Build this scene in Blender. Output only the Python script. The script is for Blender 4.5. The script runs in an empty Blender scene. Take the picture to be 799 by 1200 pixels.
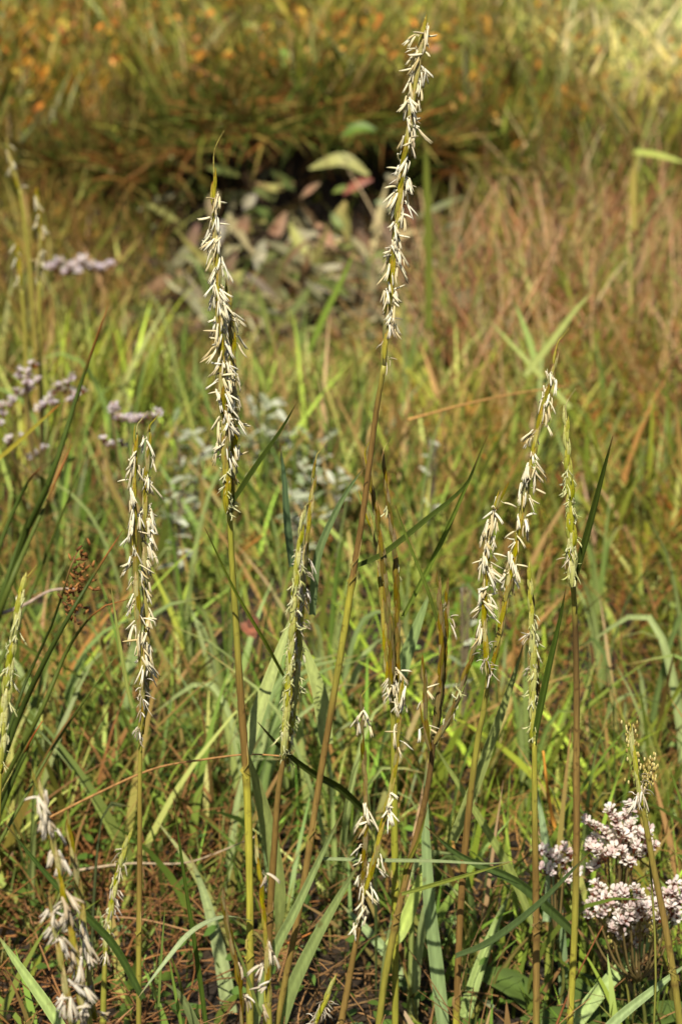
import bpy, math, random
import numpy as np
from mathutils import Vector, Matrix

random.seed(11)
rng = np.random.default_rng(11)
sc = bpy.context.scene
COL = sc.collection
R = math.radians

# ------------------------------------------------------------------ camera, sky, sun, exposure
CAM_H, PITCH, LENS = 0.85, R(17.0), 85.0
FPX = 1200 * LENS / 36.0                      # focal length in photograph pixels (799 x 1200)
cam = bpy.data.cameras.new('camera')
cam.sensor_fit = 'VERTICAL'; cam.sensor_height = 36.0; cam.sensor_width = 24.0
cam.lens = LENS; cam.clip_start = 0.02; cam.clip_end = 2000
cam.dof.use_dof = True; cam.dof.focus_distance = 1.40; cam.dof.aperture_fstop = 12.5
cam_o = bpy.data.objects.new('camera', cam)
cam_o.location = (0, 0, CAM_H); cam_o.rotation_euler = (R(90) - PITCH, 0, 0)
COL.objects.link(cam_o); sc.camera = cam_o

SUN_EL, SUN_AZ = R(50), R(190)                # azimuth clockwise from +Y: the sun stands behind the camera, a little to its left
w = bpy.data.worlds.new('World'); sc.world = w; w.use_nodes = True
nt = w.node_tree; nt.nodes.clear()
sky = nt.nodes.new('ShaderNodeTexSky'); sky.sky_type = 'NISHITA'; sky.sun_disc = False
sky.sun_elevation = SUN_EL; sky.sun_rotation = SUN_AZ
bg = nt.nodes.new('ShaderNodeBackground'); bg.inputs[1].default_value = 0.05
wo = nt.nodes.new('ShaderNodeOutputWorld')
nt.links.new(sky.outputs[0], bg.inputs[0]); nt.links.new(bg.outputs[0], wo.inputs[0])
sun = bpy.data.lights.new('sun', 'SUN'); sun.energy = 5.0; sun.angle = R(0.53); sun.color = (1.0, 0.93, 0.78)
sun_o = bpy.data.objects.new('sun', sun); COL.objects.link(sun_o)
sdir = Vector((math.sin(SUN_AZ) * math.cos(SUN_EL), math.cos(SUN_AZ) * math.cos(SUN_EL), math.sin(SUN_EL)))
sun_o.rotation_euler = sdir.to_track_quat('Z', 'Y').to_euler(); sun_o.location = sdir * 20
vs = sc.view_settings
vs.view_transform = 'Standard'; vs.look = 'None'; vs.exposure = 0.42; vs.gamma = 1.0; vs.use_curve_mapping = False
sc.render.engine = 'CYCLES'
cy = sc.cycles
cy.max_bounces = 4; cy.diffuse_bounces = 2; cy.glossy_bounces = 2; cy.transmission_bounces = 4; cy.transparent_max_bounces = 4
cy.use_denoising = True; cy.caustics_reflective = False; cy.caustics_refractive = False
cy.use_adaptive_sampling = False

# ------------------------------------------------------------------ helpers
def lin(c):
    return tuple((x / 255 / 12.92 if x / 255 <= 0.04045 else ((x / 255 + 0.055) / 1.055) ** 2.4) for x in c)

FW = Vector((0, math.cos(PITCH), -math.sin(PITCH))); UP = Vector((0, math.sin(PITCH), math.cos(PITCH)))

def at(px, py, Y):
    """the point at world depth Y that the photograph shows at pixel (px, py)"""
    d = FW + Vector((1, 0, 0)) * ((px - 399.5) / FPX) + UP * ((600 - py) / FPX)
    t = Y / d.y
    return Vector((d.x * t, Y, CAM_H + d.z * t))

def scale_at(Y):                              # metres per photograph pixel near depth Y
    return Y / math.cos(PITCH) / FPX * 0.97

def vnoise(x, y, s, seed):
    """smooth value noise on numpy arrays"""
    x = np.asarray(x, float) * s + seed * 17.3; y = np.asarray(y, float) * s + seed * 9.1
    xi = np.floor(x); yi = np.floor(y); fx = x - xi; fy = y - yi
    fx = fx * fx * (3 - 2 * fx); fy = fy * fy * (3 - 2 * fy)
    def h(a, b):
        v = np.sin(a * 127.1 + b * 311.7 + seed * 74.7) * 43758.5453
        return v - np.floor(v)
    return (h(xi, yi) * (1 - fx) + h(xi + 1, yi) * fx) * (1 - fy) + (h(xi, yi + 1) * (1 - fx) + h(xi + 1, yi + 1) * fx) * fy

def sstep(a, b, x):
    t = np.clip((x - a) / (b - a), 0, 1)
    return t * t * (3 - 2 * t)

def terrain(x, y):
    x = np.asarray(x, float); y = np.asarray(y, float)
    yb = 4.30 + 0.07 * np.sin(3.1 * x + 0.6) + 0.05 * np.sin(9.0 * x)
    steep = np.exp(-((x + 0.04) / 0.23) ** 4)                       # the eroded part of the bank
    half = 0.035 * steep + (0.42 + 0.1 * np.sin(x)) * (1 - steep)
    z = 0.25 * sstep(-1, 1, (y - yb) / np.maximum(half, 0.03))
    z = z - 0.10 * steep * np.exp(-((y - yb + 0.22) / 0.16) ** 2)     # gully under the bank
    z = z + 0.018 * np.maximum(y - 4.6, 0) * np.exp(-np.maximum(y - 30, 0) / 60)
    z = z + 0.05 * (vnoise(x, y, 2.2, 1) - .5) + 0.018 * (vnoise(x, y, 9, 2) - .5) + 0.008 * (vnoise(x, y, 33, 3) - .5)
    return z

def ground_z(x, y):
    return float(terrain(np.array([x]), np.array([y]))[0])

def spline(pts, n):
    """Catmull-Rom through the points, n samples evenly spaced"""
    P = [Vector(p) for p in pts]
    if len(P) == 2:
        return [P[0].lerp(P[1], i / (n - 1)) for i in range(n)]
    P = [P[0] * 2 - P[1]] + P + [P[-1] * 2 - P[-2]]
    dense = []
    for i in range(1, len(P) - 2):
        a, b, c, d = P[i - 1], P[i], P[i + 1], P[i + 2]
        for k in range(12):
            t = k / 12
            dense.append(0.5 * ((2 * b) + (c - a) * t + (2 * a - 5 * b + 4 * c - d) * t * t + (3 * b - a - 3 * c + d) * t ** 3))
    dense.append(P[-2].copy())
    L = [0.0]
    for i in range(1, len(dense)):
        L.append(L[-1] + (dense[i] - dense[i - 1]).length)
    out, j = [], 0
    for i in range(n):
        s = L[-1] * i / (n - 1)
        while j < len(L) - 2 and L[j + 1] < s:
            j += 1
        f = (s - L[j]) / max(L[j + 1] - L[j], 1e-9)
        out.append(dense[j].lerp(dense[j + 1], min(max(f, 0), 1)))
    return out

def plen(P):
    return sum((P[i + 1] - P[i]).length for i in range(len(P) - 1))

def ramp(stops, t):
    """stops: [(t, rgb255)] -> linear rgb"""
    if t <= stops[0][0]: return lin(stops[0][1])
    for (a, ca), (b, cb) in zip(stops, stops[1:]):
        if t <= b:
            f = (t - a) / max(b - a, 1e-6); la, lb = lin(ca), lin(cb)
            return tuple(la[i] * (1 - f) + lb[i] * f for i in range(3))
    return lin(stops[-1][1])

class MB:
    """collects vertices, faces and vertex pigments for ONE mesh object"""
    def __init__(self): self.v = []; self.f = []; self.c = []
    def tube(self, P, rad, col, sides=8, cap=True, jag=0.0):
        n = len(P); b0 = len(self.v)
        t0 = (P[1] - P[0]).normalized()
        u = t0.orthogonal().normalized()
        for i in range(n):
            t = (P[min(i + 1, n - 1)] - P[max(i - 1, 0)]).normalized()
            u = (u - t * u.dot(t)).normalized(); v = t.cross(u)
            f = i / (n - 1)
            r = rad(f) if callable(rad) else rad
            c = col(f) if callable(col) else col
            for k in range(sides):
                a = 2 * math.pi * k / sides
                rr = r * (1 + jag * random.uniform(-1, 1))
                self.v.append(P[i] + u * (math.cos(a) * rr) + v * (math.sin(a) * rr)); self.c.append(c)
        for i in range(n - 1):
            for k in range(sides):
                a = b0 + i * sides + k; b = b0 + i * sides + (k + 1) % sides
                self.f.append((a, b, b + sides, a + sides))
        if cap:
            self.f.append(tuple(b0 + (n - 1) * sides + k for k in range(sides)))
            self.f.append(tuple(b0 + k for k in reversed(range(sides))))
        return self
    def leaf(self, P, width, col, roll=0.0, fold=0.25, twist=0.0, face=(0.0, -0.8, 0.6), across=6):
        """a grass blade: centre line P, half-width function, folded along the middle"""
        n = len(P); b0 = len(self.v); F = Vector(face)
        for i in range(n):
            f = i / (n - 1)
            t = (P[min(i + 1, n - 1)] - P[max(i - 1, 0)]).normalized()
            wv = t.cross(F)
            if wv.length < 1e-4: wv = t.orthogonal()
            wv.normalize(); nv = wv.cross(t).normalized()
            a = roll + twist * f
            w2 = wv * math.cos(a) + nv * math.sin(a); n2 = nv * math.cos(a) - wv * math.sin(a)
            hw = width(f) if callable(width) else width
            c = col(f) if callable(col) else col
            for k in range(across + 1):
                s = -1 + 2 * k / across
                ridge = 0.06 * hw * (1 if k % 2 else -1)
                self.v.append(P[i] + w2 * (s * hw) + n2 * (abs(s) * fold * hw * 2 + ridge))
                q = 1.22 if (across > 3 and k == across // 2) else (0.90 if (k % 2) else 1.04)
                self.c.append(tuple(min(1, x * q) for x in c))
        m = across + 1
        for i in range(n - 1):
            for k in range(across):
                a = b0 + i * m + k
                self.f.append((a, a + 1, a + 1 + m, a + m))
        return self
    def mesh(self, name, origin=None):
        me = bpy.data.meshes.new(name)
        o = Vector(origin) if origin is not None else Vector((0, 0, 0))
        me.from_pydata([tuple(Vector(p) - o) for p in self.v], [], self.f)
        at_ = me.color_attributes.new('pigment', 'FLOAT_COLOR', 'POINT')
        at_.data.foreach_set('color', [x for c in self.c for x in (*c, 1.0)])
        me.polygons.foreach_set('use_smooth', [True] * len(me.polygons))
        me.update(); return me
    def build(self, name, mat, parent=None, origin=None):
        if origin is None and parent is not None: origin = parent_origin(parent)
        me = self.mesh(name, origin); me.materials.append(mat)
        return link(name, me, parent)

def parent_origin(p):
    v = Vector((0, 0, 0)); q = p
    while q is not None:
        v += q.location; q = q.parent
    return v

def link(name, me, parent=None):
    o = bpy.data.objects.new(name, me); COL.objects.link(o); o.parent = parent; return o

def empty(name, loc):
    o = bpy.data.objects.new(name, None); o.location = loc; o.empty_display_size = 0.02
    COL.objects.link(o); return o

def tag(o, label, cat, group=None, kind=None):
    o['label'] = label; o['category'] = cat
    if group: o['group'] = group
    if kind: o['kind'] = kind
    return o

# ------------------------------------------------------------------ materials (all procedural)
def plant_mat(name, rough=0.5, trans=0.25, spec=0.35, vary=0.25, streak=(350, 350, 14), speck=None, per_object=0.0, bump=0.25):
    m = bpy.data.materials.new(name); m.use_nodes = True
    t = m.node_tree; N = t.nodes; L = t.links; N.clear()
    out = N.new('ShaderNodeOutputMaterial')
    attr = N.new('ShaderNodeAttribute'); attr.attribute_name = 'pigment'
    if streak is None:                        # masses: every blade already has its own pigment
        p = N.new('ShaderNodeBsdfPrincipled'); p.inputs['Roughness'].default_value = rough; p.inputs['Specular IOR Level'].default_value = spec
        L.new(attr.outputs['Color'], p.inputs['Base Color']); sh = p.outputs[0]
        if trans:
            tr = N.new('ShaderNodeBsdfTranslucent'); L.new(attr.outputs['Color'], tr.inputs['Color'])
            ms = N.new('ShaderNodeMixShader'); ms.inputs[0].default_value = trans
            L.new(p.outputs[0], ms.inputs[1]); L.new(tr.outputs[0], ms.inputs[2]); sh = ms.outputs[0]
        L.new(sh, out.inputs[0]); return m
    tc = N.new('ShaderNodeTexCoord'); mp = N.new('ShaderNodeMapping'); mp.inputs['Scale'].default_value = streak
    L.new(tc.outputs['Object'], mp.inputs['Vector'])
    nz = N.new('ShaderNodeTexNoise'); nz.inputs['Scale'].default_value = 1.0; nz.inputs['Detail'].default_value = 3.0
    L.new(mp.outputs[0], nz.inputs['Vector'])
    mr = N.new('ShaderNodeMapRange'); mr.inputs['From Min'].default_value = 0.3; mr.inputs['From Max'].default_value = 0.7
    mr.inputs['To Min'].default_value = 1 - vary; mr.inputs['To Max'].default_value = 1 + vary
    L.new(nz.outputs['Fac'], mr.inputs['Value'])
    hsv = N.new('ShaderNodeHueSaturation')
    L.new(attr.outputs['Color'], hsv.inputs['Color']); L.new(mr.outputs[0], hsv.inputs['Value'])
    col = hsv.outputs[0]
    if per_object:
        oi = N.new('ShaderNodeObjectInfo')
        m2 = N.new('ShaderNodeMapRange'); m2.inputs['To Min'].default_value = 1 - per_object; m2.inputs['To Max'].default_value = 1 + per_object * .6
        L.new(oi.outputs['Random'], m2.inputs['Value'])
        h2 = N.new('ShaderNodeHueSaturation'); L.new(col, h2.inputs['Color']); L.new(m2.outputs[0], h2.inputs['Value'])
        m3 = N.new('ShaderNodeMapRange'); m3.inputs['To Min'].default_value = 1.25; m3.inputs['To Max'].default_value = 0.75
        L.new(oi.outputs['Random'], m3.inputs['Value']); L.new(m3.outputs[0], h2.inputs['Saturation'])
        col = h2.outputs[0]
    if speck:
        n2 = N.new('ShaderNodeTexNoise'); n2.inputs['Scale'].default_value = speck[1]; n2.inputs['Detail'].default_value = 4
        L.new(tc.outputs['Object'], n2.inputs['Vector'])
        cr = N.new('ShaderNodeMapRange'); cr.inputs['From Min'].default_value = speck[2]; cr.inputs['From Max'].default_value = speck[2] + 0.08
        L.new(n2.outputs['Fac'], cr.inputs['Value'])
        mx = N.new('ShaderNodeMix'); mx.data_type = 'RGBA'
        sm = N.new('ShaderNodeMath'); sm.operation = 'MULTIPLY'; sm.inputs[1].default_value = speck[3]
        L.new(cr.outputs[0], sm.inputs[0]); L.new(sm.outputs[0], mx.inputs['Factor'])
        L.new(col, mx.inputs['A']); mx.inputs['B'].default_value = (*lin(speck[0]), 1)
        col = mx.outputs['Result']
    p = N.new('ShaderNodeBsdfPrincipled'); p.inputs['Roughness'].default_value = rough
    p.inputs['Specular IOR Level'].default_value = spec
    L.new(col, p.inputs['Base Color'])
    if bump:
        bp = N.new('ShaderNodeBump'); bp.inputs['Strength'].default_value = bump; bp.inputs['Distance'].default_value = 0.0006
        L.new(nz.outputs['Fac'], bp.inputs['Height']); L.new(bp.outputs[0], p.inputs['Normal'])
    sh = p.outputs[0]
    if trans:
        tr = N.new('ShaderNodeBsdfTranslucent')
        tm = N.new('ShaderNodeMix'); tm.data_type = 'RGBA'; tm.blend_type = 'MULTIPLY'; tm.inputs['Factor'].default_value = 1.0
        L.new(col, tm.inputs['A']); tm.inputs['B'].default_value = (1.0, 1.0, 0.55, 1)
        L.new(tm.outputs['Result'], tr.inputs['Color'])
        ms = N.new('ShaderNodeMixShader'); ms.inputs[0].default_value = trans
        L.new(p.outputs[0], ms.inputs[1]); L.new(tr.outputs[0], ms.inputs[2]); sh = ms.outputs[0]
    L.new(sh, out.inputs[0]); return m

M_STEM = plant_mat('stem_skin', 0.45, 0.06, 0.4, 0.22, (700, 700, 22), ((70, 45, 25), 160, 0.62, 0.55), bump=0.35)
M_LEAF = plant_mat('blade_skin', 0.55, 0.28, 0.25, 0.15, (500, 500, 30), ((120, 95, 50), 90, 0.68, 0.5))
M_SPIKELET = plant_mat('spikelet_skin', 0.5, 0.15, 0.3, 0.2, (900, 900, 120), ((105, 70, 30), 260, 0.55, 0.6), per_object=0.25)
M_ANTHER = plant_mat('anther_skin', 0.75, 0.30, 0.1, 0.10, (900, 900, 500), ((190, 160, 115), 420, 0.62, 0.35), per_object=0.08)
M_GRASS = plant_mat('turf_skin', 0.5, 0.12, 0.35, 0, None)
M_DRY = plant_mat('straw_skin', 0.7, 0.0, 0.15, 0.25, (300, 300, 60), ((60, 40, 25), 120, 0.6, 0.5))
M_DRYM = plant_mat('dead_stem_skin', 0.7, 0.0, 0.12, 0, None)
M_SPRIG = plant_mat('sprig_skin', 0.55, 0.0, 0.3, 0, None)
M_PETAL = plant_mat('petal_skin', 0.6, 0.42, 0.2, 0.08, (600, 600, 600), per_object=0.1)
M_BROAD = plant_mat('broad_leaf_skin', 0.5, 0.22, 0.4, 0.18, (60, 60, 60), ((95, 60, 35), 55, 0.60, 0.7))
M_RUSH = plant_mat('rush_skin', 0.55, 0.08, 0.25, 0.15, (700, 700, 20))

def mud_mat():
    m = bpy.data.materials.new('marsh_mud'); m.use_nodes = True
    t = m.node_tree; N = t.nodes; L = t.links; p = N['Principled BSDF']
    tc = N.new('ShaderNodeTexCoord')
    n1 = N.new('ShaderNodeTexNoise'); n1.inputs['Scale'].default_value = 14; n1.inputs['Detail'].default_value = 8
    n2 = N.new('ShaderNodeTexNoise'); n2.inputs['Scale'].default_value = 140; n2.inputs['Detail'].default_value = 5
    L.new(tc.outputs['Object'], n1.inputs['Vector']); L.new(tc.outputs['Object'], n2.inputs['Vector'])
    cr = N.new('ShaderNodeValToRGB'); e = cr.color_ramp.elements
    e[0].position = 0.35; e[0].color = (*lin((34, 25, 17)), 1); e[1].position = 0.7; e[1].color = (*lin((66, 50, 32)), 1)
    L.new(n1.outputs['Fac'], cr.inputs[0])
    # beyond the plants that are built one by one the turf reads as a colour
    sp = N.new('ShaderNodeSeparateXYZ'); L.new(tc.outputs['Object'], sp.inputs[0])
    mr = N.new('ShaderNodeMapRange'); mr.inputs['From Min'].default_value = 10; mr.inputs['From Max'].default_value = 13
    L.new(sp.outputs['Y'], mr.inputs['Value'])
    c2 = N.new('ShaderNodeValToRGB'); e = c2.color_ramp.elements
    e[0].position = 0.35; e[0].color = (*lin((110, 108, 50)), 1); e[1].position = 0.65; e[1].color = (*lin((160, 150, 85)), 1)
    L.new(n1.outputs['Fac'], c2.inputs[0])
    mx = N.new('ShaderNodeMix'); mx.data_type = 'RGBA'
    L.new(mr.outputs[0], mx.inputs['Factor']); L.new(cr.outputs[0], mx.inputs['A']); L.new(c2.outputs[0], mx.inputs['B'])
    L.new(mx.outputs['Result'], p.inputs['Base Color'])
    p.inputs['Roughness'].default_value = 0.8
    ad = N.new('ShaderNodeMath'); ad.operation = 'MULTIPLY_ADD'; ad.inputs[1].default_value = 0.35
    L.new(n2.outputs['Fac'], ad.inputs[0]); L.new(n1.outputs['Fac'], ad.inputs[2])
    bp = N.new('ShaderNodeBump'); bp.inputs['Strength'].default_value = 0.9; bp.inputs['Distance'].default_value = 0.02
    L.new(ad.outputs[0], bp.inputs['Height']); L.new(bp.outputs[0], p.inputs['Normal'])
    return m
M_MUD = mud_mat()

# ------------------------------------------------------------------ ground: one sheet out to the horizon
def axis(fine0, fine1, step, far0, far1):
    a = list(np.arange(fine0, fine1 + 1e-6, step)); s = step
    lo, hi = [], []
    v = fine0
    while v > far0: s *= 1.35; v -= s; lo.append(v)
    s = step; v = fine1
    while v < far1: s *= 1.35; v += s; hi.append(v)
    return np.array(lo[::-1] + a + hi)
gx = axis(-1.9, 1.9, 0.03, -500, 500); gy = axis(0.2, 7.5, 0.03, -400, 900)
X, Yg = np.meshgrid(gx, gy)
Z = terrain(X, Yg)
gv = np.stack([X.ravel(), Yg.ravel(), Z.ravel()], 1)
nx, ny = len(gx), len(gy)
ii = (np.arange(ny - 1)[:, None] * nx + np.arange(nx - 1)[None, :]).ravel()
gf = np.stack([ii, ii + 1, ii + 1 + nx, ii + nx], 1)

def np_mesh(name, verts, quads, colors=None, mat=None, tris=None):
    me = bpy.data.meshes.new(name)
    nq = len(quads); ntq = 0 if tris is None else len(tris)
    me.vertices.add(len(verts)); me.vertices.foreach_set('co', verts.astype(np.float32).ravel())
    me.loops.add(nq * 4 + ntq * 3)
    idx = quads.ravel() if ntq == 0 else np.concatenate([quads.ravel(), tris.ravel()])
    me.loops.foreach_set('vertex_index', idx.astype(np.int32))
    me.polygons.add(nq + ntq)
    st = np.arange(nq) * 4
    if ntq: st = np.concatenate([st, nq * 4 + np.arange(ntq) * 3])
    me.polygons.foreach_set('loop_start', st.astype(np.int32))
    if colors is not None:
        a = me.color_attributes.new('pigment', 'FLOAT_COLOR', 'POINT')
        c = np.ones((len(verts), 4), np.float32); c[:, :3] = colors
        a.data.foreach_set('color', c.ravel())
    me.polygons.foreach_set('use_smooth', np.ones(nq + ntq, bool))
    me.update(calc_edges=True)
    if mat: me.materials.append(mat)
    return me

ground = link('ground', np_mesh('ground', gv, gf, None, M_MUD))
tag(ground, 'dark muddy marsh ground under the plants with a low eroded bank', 'ground', kind='structure')

# the turf lip that overhangs the eroded part of the bank
lx = np.arange(-.52, .34, .012); prof_ = [(.16, .006), (.08, .012), (0, .008), (-.06, -.004), (-.09, -.018), (-.092, -.03), (-.07, -.045), (0, -.06), (.08, -.08)]
LV = np.empty((len(lx), len(prof_), 3))
for i, xx in enumerate(lx):
    ybx = 4.30 + .07 * math.sin(3.1 * xx + .6) + .05 * math.sin(9.0 * xx)
    fade = float(sstep(-.52, -.34, np.array(xx)) * (1 - sstep(.2, .34, np.array(xx))))
    rag = .6 + .8 * float(vnoise(np.array([xx]), np.array([2.0]), 14, 71)[0])
    top = ground_z(xx, ybx + .14) + .035 * (float(vnoise(np.array([xx]), np.array([5.0]), 9, 73)[0]) - .55)
    for j, (dy, dz) in enumerate(prof_):
        n_ = float(vnoise(np.array([xx]), np.array([j * .3]), 40, 72)[0]) - .5
        LV[i, j] = (xx, ybx + .02 + .05 * (rag - 1) + (dy if dy > 0 else dy * rag * fade) + n_ * .012, top + dz * (.4 + .6 * fade) + n_ * .014)
LI = (np.arange(len(lx) - 1)[:, None] * len(prof_) + np.arange(len(prof_) - 1)[None, :]).ravel()
lip = link('bank', np_mesh('bank', LV.reshape(-1, 3), np.stack([LI, LI + 1, LI + 1 + len(prof_), LI + len(prof_)], 1), None, M_MUD))
tag(lip, 'ragged overhanging turf edge above the dark bank hollow', 'bank', kind='structure')

# ------------------------------------------------------------------ cordgrass: shared pieces
def anther_mesh(i, n, length, wide, curl, spread, cols, fil=0.003):
    mb = MB()
    for k in range(n):
        az = random.uniform(-1.0, 1.0) * spread
        el = random.uniform(-1.54, -0.95) if random.random() < 0.82 else random.uniform(-0.8, 0.5)
        d = Vector((math.cos(el) * math.cos(az), math.cos(el) * math.sin(az), math.sin(el)))
        side = d.cross(Vector((0, 0, 1))).normalized()
        L = length * random.uniform(0.75, 1.15)
        st = Vector((random.uniform(0.0005, fil), random.uniform(-.0012, .0012), random.uniform(-.0035, .0035)))
        bend = (Vector((0, 0, -1)) * random.uniform(-.2, 1) + side * random.uniform(-.7, .7)) * curl
        P = [st + d * (L * t) + bend * (L * t * t) for t in (0, .12, .35, .6, .82, 1.0)]
        c = lin(random.choice(cols)); tipc = tuple(x * 0.85 for x in c)
        mb.tube([Vector((0, 0, st.z + .001)), st * .6, st], 0.00018, c, 3, False)
        ww = wide * random.uniform(.8, 1.15)
        prof = [0.45, 0.95, 1.0, 0.9, 0.8, 0.35]
        fork = random.random() < 0.6
        mb.tube(P, lambda f: ww * prof[min(int(round(f * 5)), 5)], lambda f: c if f < .8 else tipc, 5)
        if fork:                              # the second pollen sac, parted from the first at the tip
            off = side * ww * 1.3
            P2 = [p + off * (0.4 + 1.4 * (j / 5) ** 2) for j, p in enumerate(P)]
            mb.tube(P2, lambda f: ww * .85 * prof[min(int(round(f * 5)), 5)], lambda f: c if f < .8 else tipc, 5)
    me = mb.mesh('anther'); me.materials.append(M_ANTHER); return me

CREAM = [(244, 236, 206), (238, 226, 190), (247, 241, 220), (226, 210, 168)]
TAN = [(224, 212, 188), (232, 222, 202), (208, 192, 166), (238, 229, 214)]
PALEG = [(220, 220, 168), (228, 226, 186), (206, 208, 148)]
ANTH = {
    'cream': [anther_mesh(i, (1, 2, 3, 2, 4)[i % 5], random.uniform(.0072, .0092), 0.00058, 0.45, 1.5, CREAM) for i in range(20)],
    'tan': [anther_mesh(i, 2 + i % 3, 0.0092, 0.00076, 0.4, 1.3, TAN) for i in range(12)],
    'stigma': [anther_mesh(i, 3, 0.0030, 0.00030, 1.2, 1.3, PALEG, 0.0012) for i in range(8)],
    'withered': [anther_mesh(i, 3, 0.0058, 0.00030, 0.9, 1.2, TAN + [(168, 158, 140)]) for i in range(8)],
}
def spikelet_mesh(i, cols):
    """two flattened, keeled glumes, pointed at the top; axis +Z, keel outward +X"""
    mb = MB(); L = random.uniform(.016, .020)
    for (sc_, off, c) in ((1.0, 0.0, cols[0]), (0.8, -0.0011, cols[1])):
        rows = [(0, .35), (.2, .85), (.45, 1.0), (.7, .75), (.9, .32), (1.0, .04)]
        b = len(mb.v)
        for (t, wd) in rows:
            hw = 0.00112 * wd * sc_; z = L * t * sc_ + .0003; bow = 0.0004 * math.sin(math.pi * min(t * 1.1, 1))
            cc = lin(c); tip = lin(cols[2])
            col = tuple(cc[q] * (1 - t ** 3) + tip[q] * t ** 3 for q in range(3))
            for (yy, xx) in ((-hw, 0.0002), (-hw * .55, .0008 * wd), (0, .00125 * wd), (hw * .55, .0008 * wd), (hw, .0002)):
                mb.v.append(Vector((xx + bow + off * .4 + .0003, yy + off, z))); mb.c.append(col)
        for r in range(5):
            for k in range(4):
                a = b + r * 5 + k; mb.f.append((a, a + 1, a + 6, a + 5))
    me = mb.mesh('spikelet'); me.materials.append(M_SPIKELET); return me
SPK = {
    'green': [spikelet_mesh(i, c) for i in range(2) for c in (((169, 163, 75), (150, 146, 65), (189, 150, 83)), ((189, 180, 87), (161, 156, 72), (172, 129, 70)), ((150, 147, 70), (137, 131, 62), (150, 101, 61)))],
    'lime': [spikelet_mesh(i, c) for i in range(2) for c in (((189, 191, 97), (172, 172, 83), (204, 194, 115)), ((172, 178, 84), (161, 161, 77), (194, 183, 104)))],
    'brown': [spikelet_mesh(i, c) for i in range(2) for c in (((128, 114, 56), (118, 110, 54), (120, 82, 46)), ((146, 132, 64), (126, 108, 56), (130, 90, 50)), ((116, 112, 52), (108, 94, 50), (108, 76, 42)))],
}

def frame(axis_, outward):
    z = axis_.normalized(); x = (outward - z * outward.dot(z)).normalized(); y = z.cross(x)
    return Matrix(((x.x, y.x, z.x, 0), (x.y, y.y, z.y, 0), (x.z, y.z, z.z, 0), (0, 0, 0, 1)))

def make_spike(plant, P, tone, anthers, scale=1.0, awn=0.0, every=0.0046, turn=None, cover=1.0, thick=1.0):
    """P runs from base to tip. anthers: list of (t0, t1, kind, count)."""
    base = parent_origin(plant); L = plen(P)
    ax = MB()
    cc = {'green': (150, 142, 52), 'lime': (165, 165, 66), 'brown': (112, 92, 45)}[tone]
    ax.tube(P, lambda f: (0.0011 - 0.0007 * f) * scale * thick, lin(cc), 6)
    if awn:
        e = P[-1]; d = (P[-1] - P[-3]).normalized()
        Q = [e - d * .002, e + d * awn * .6, e + d * awn * .9 + Vector((.002, 0, .001)), e + d * awn + Vector((.006, 0, .006))]
        ax.tube(spline(Q, 8), lambda f: .00045 * (1.2 - f), lin((176, 165, 80)), 5)
    sp = ax.build('spike', M_SPIKELET, plant)
    n = max(4, int(L / (every * scale)))
    ph = -math.pi / 2 + random.uniform(-.5, .5) if turn is None else turn
    def pos(t):
        f = t * (len(P) - 1); i = min(int(f), len(P) - 2)
        return P[i].lerp(P[i + 1], f - i), (P[i + 1] - P[i]).normalized()
    for i in range(n):
        t = i / n
        if t > 0.97 or random.random() > cover: continue
        p, d = pos(t)
        a = ph + (-.95, .1, .95)[i % 3] + random.uniform(-.3, .3)
        o = Vector((math.cos(a), math.sin(a), 0))
        o = (o - d * o.dot(d)).normalized()
        s = scale * random.uniform(.85, 1.1) * (1.0 - 0.35 * t * t)
        me = random.choice(SPK[tone])
        ob = bpy.data.objects.new('spikelet', me); COL.objects.link(ob); ob.parent = sp
        lean = (d + o * random.uniform(-.01, .06)).normalized()
        ob.matrix_local = Matrix.Translation(p + o * .0005 * scale - base) @ frame(lean, o) @ Matrix.Diagonal((s * thick, s * thick, s, 1))
    for (t0, t1, kind, cnt) in anthers:
        for k in range(cnt):
            t = t0 + (t1 - t0) * (k + random.uniform(-1.6, 2.6)) / cnt
            t = min(max(t, t0), t1)
            p, d = pos(min(max(t, 0), 1))
            a = random.choice((0, math.pi)) + random.gauss(0, .7) if random.random() < .4 else random.uniform(-math.pi - .4, .4)
            o = Vector((math.cos(a), math.sin(a), 0))
            s = scale * random.uniform(.75, 1.1) * (1.2 if kind == 'stigma' else 1.0)
            me = random.choice(ANTH[kind])
            ob = bpy.data.objects.new('stigma' if kind == 'stigma' else 'anther', me); COL.objects.link(ob); ob.parent = sp
            ob.matrix_local = Matrix.Translation(p + o * .0012 * scale - base) @ frame(Vector((random.gauss(0, .3), random.gauss(0, .3), 1)), o) @ Matrix.Scale(s, 4)
    return sp

def px_line(pts, Y, n):
    """pts: (px, py) or (px, py, Y); the last point with z above ground is not extended here"""
    out = []
    for i, p in enumerate(pts):
        yy = p[2] if len(p) > 2 else (Y if not isinstance(Y, tuple) else Y[0] + (Y[1] - Y[0]) * i / max(len(pts) - 1, 1))
        out.append(at(p[0], p[1], yy))
    return spline(out, n)

def to_ground(pts):
    """extend a list of points (base last) down to the soil"""
    a, b = pts[-2], pts[-1]
    d = (b - a).normalized()
    if d.z > -0.3: d = Vector((d.x * .4, d.y * .4, -1)).normalized()
    p = b.copy()
    for _ in range(200):
        if p.z <= ground_z(p.x, p.y) - .005: break
        p += d * .01
    return pts + ([p] if (p - b).length > .012 else [])

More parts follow.
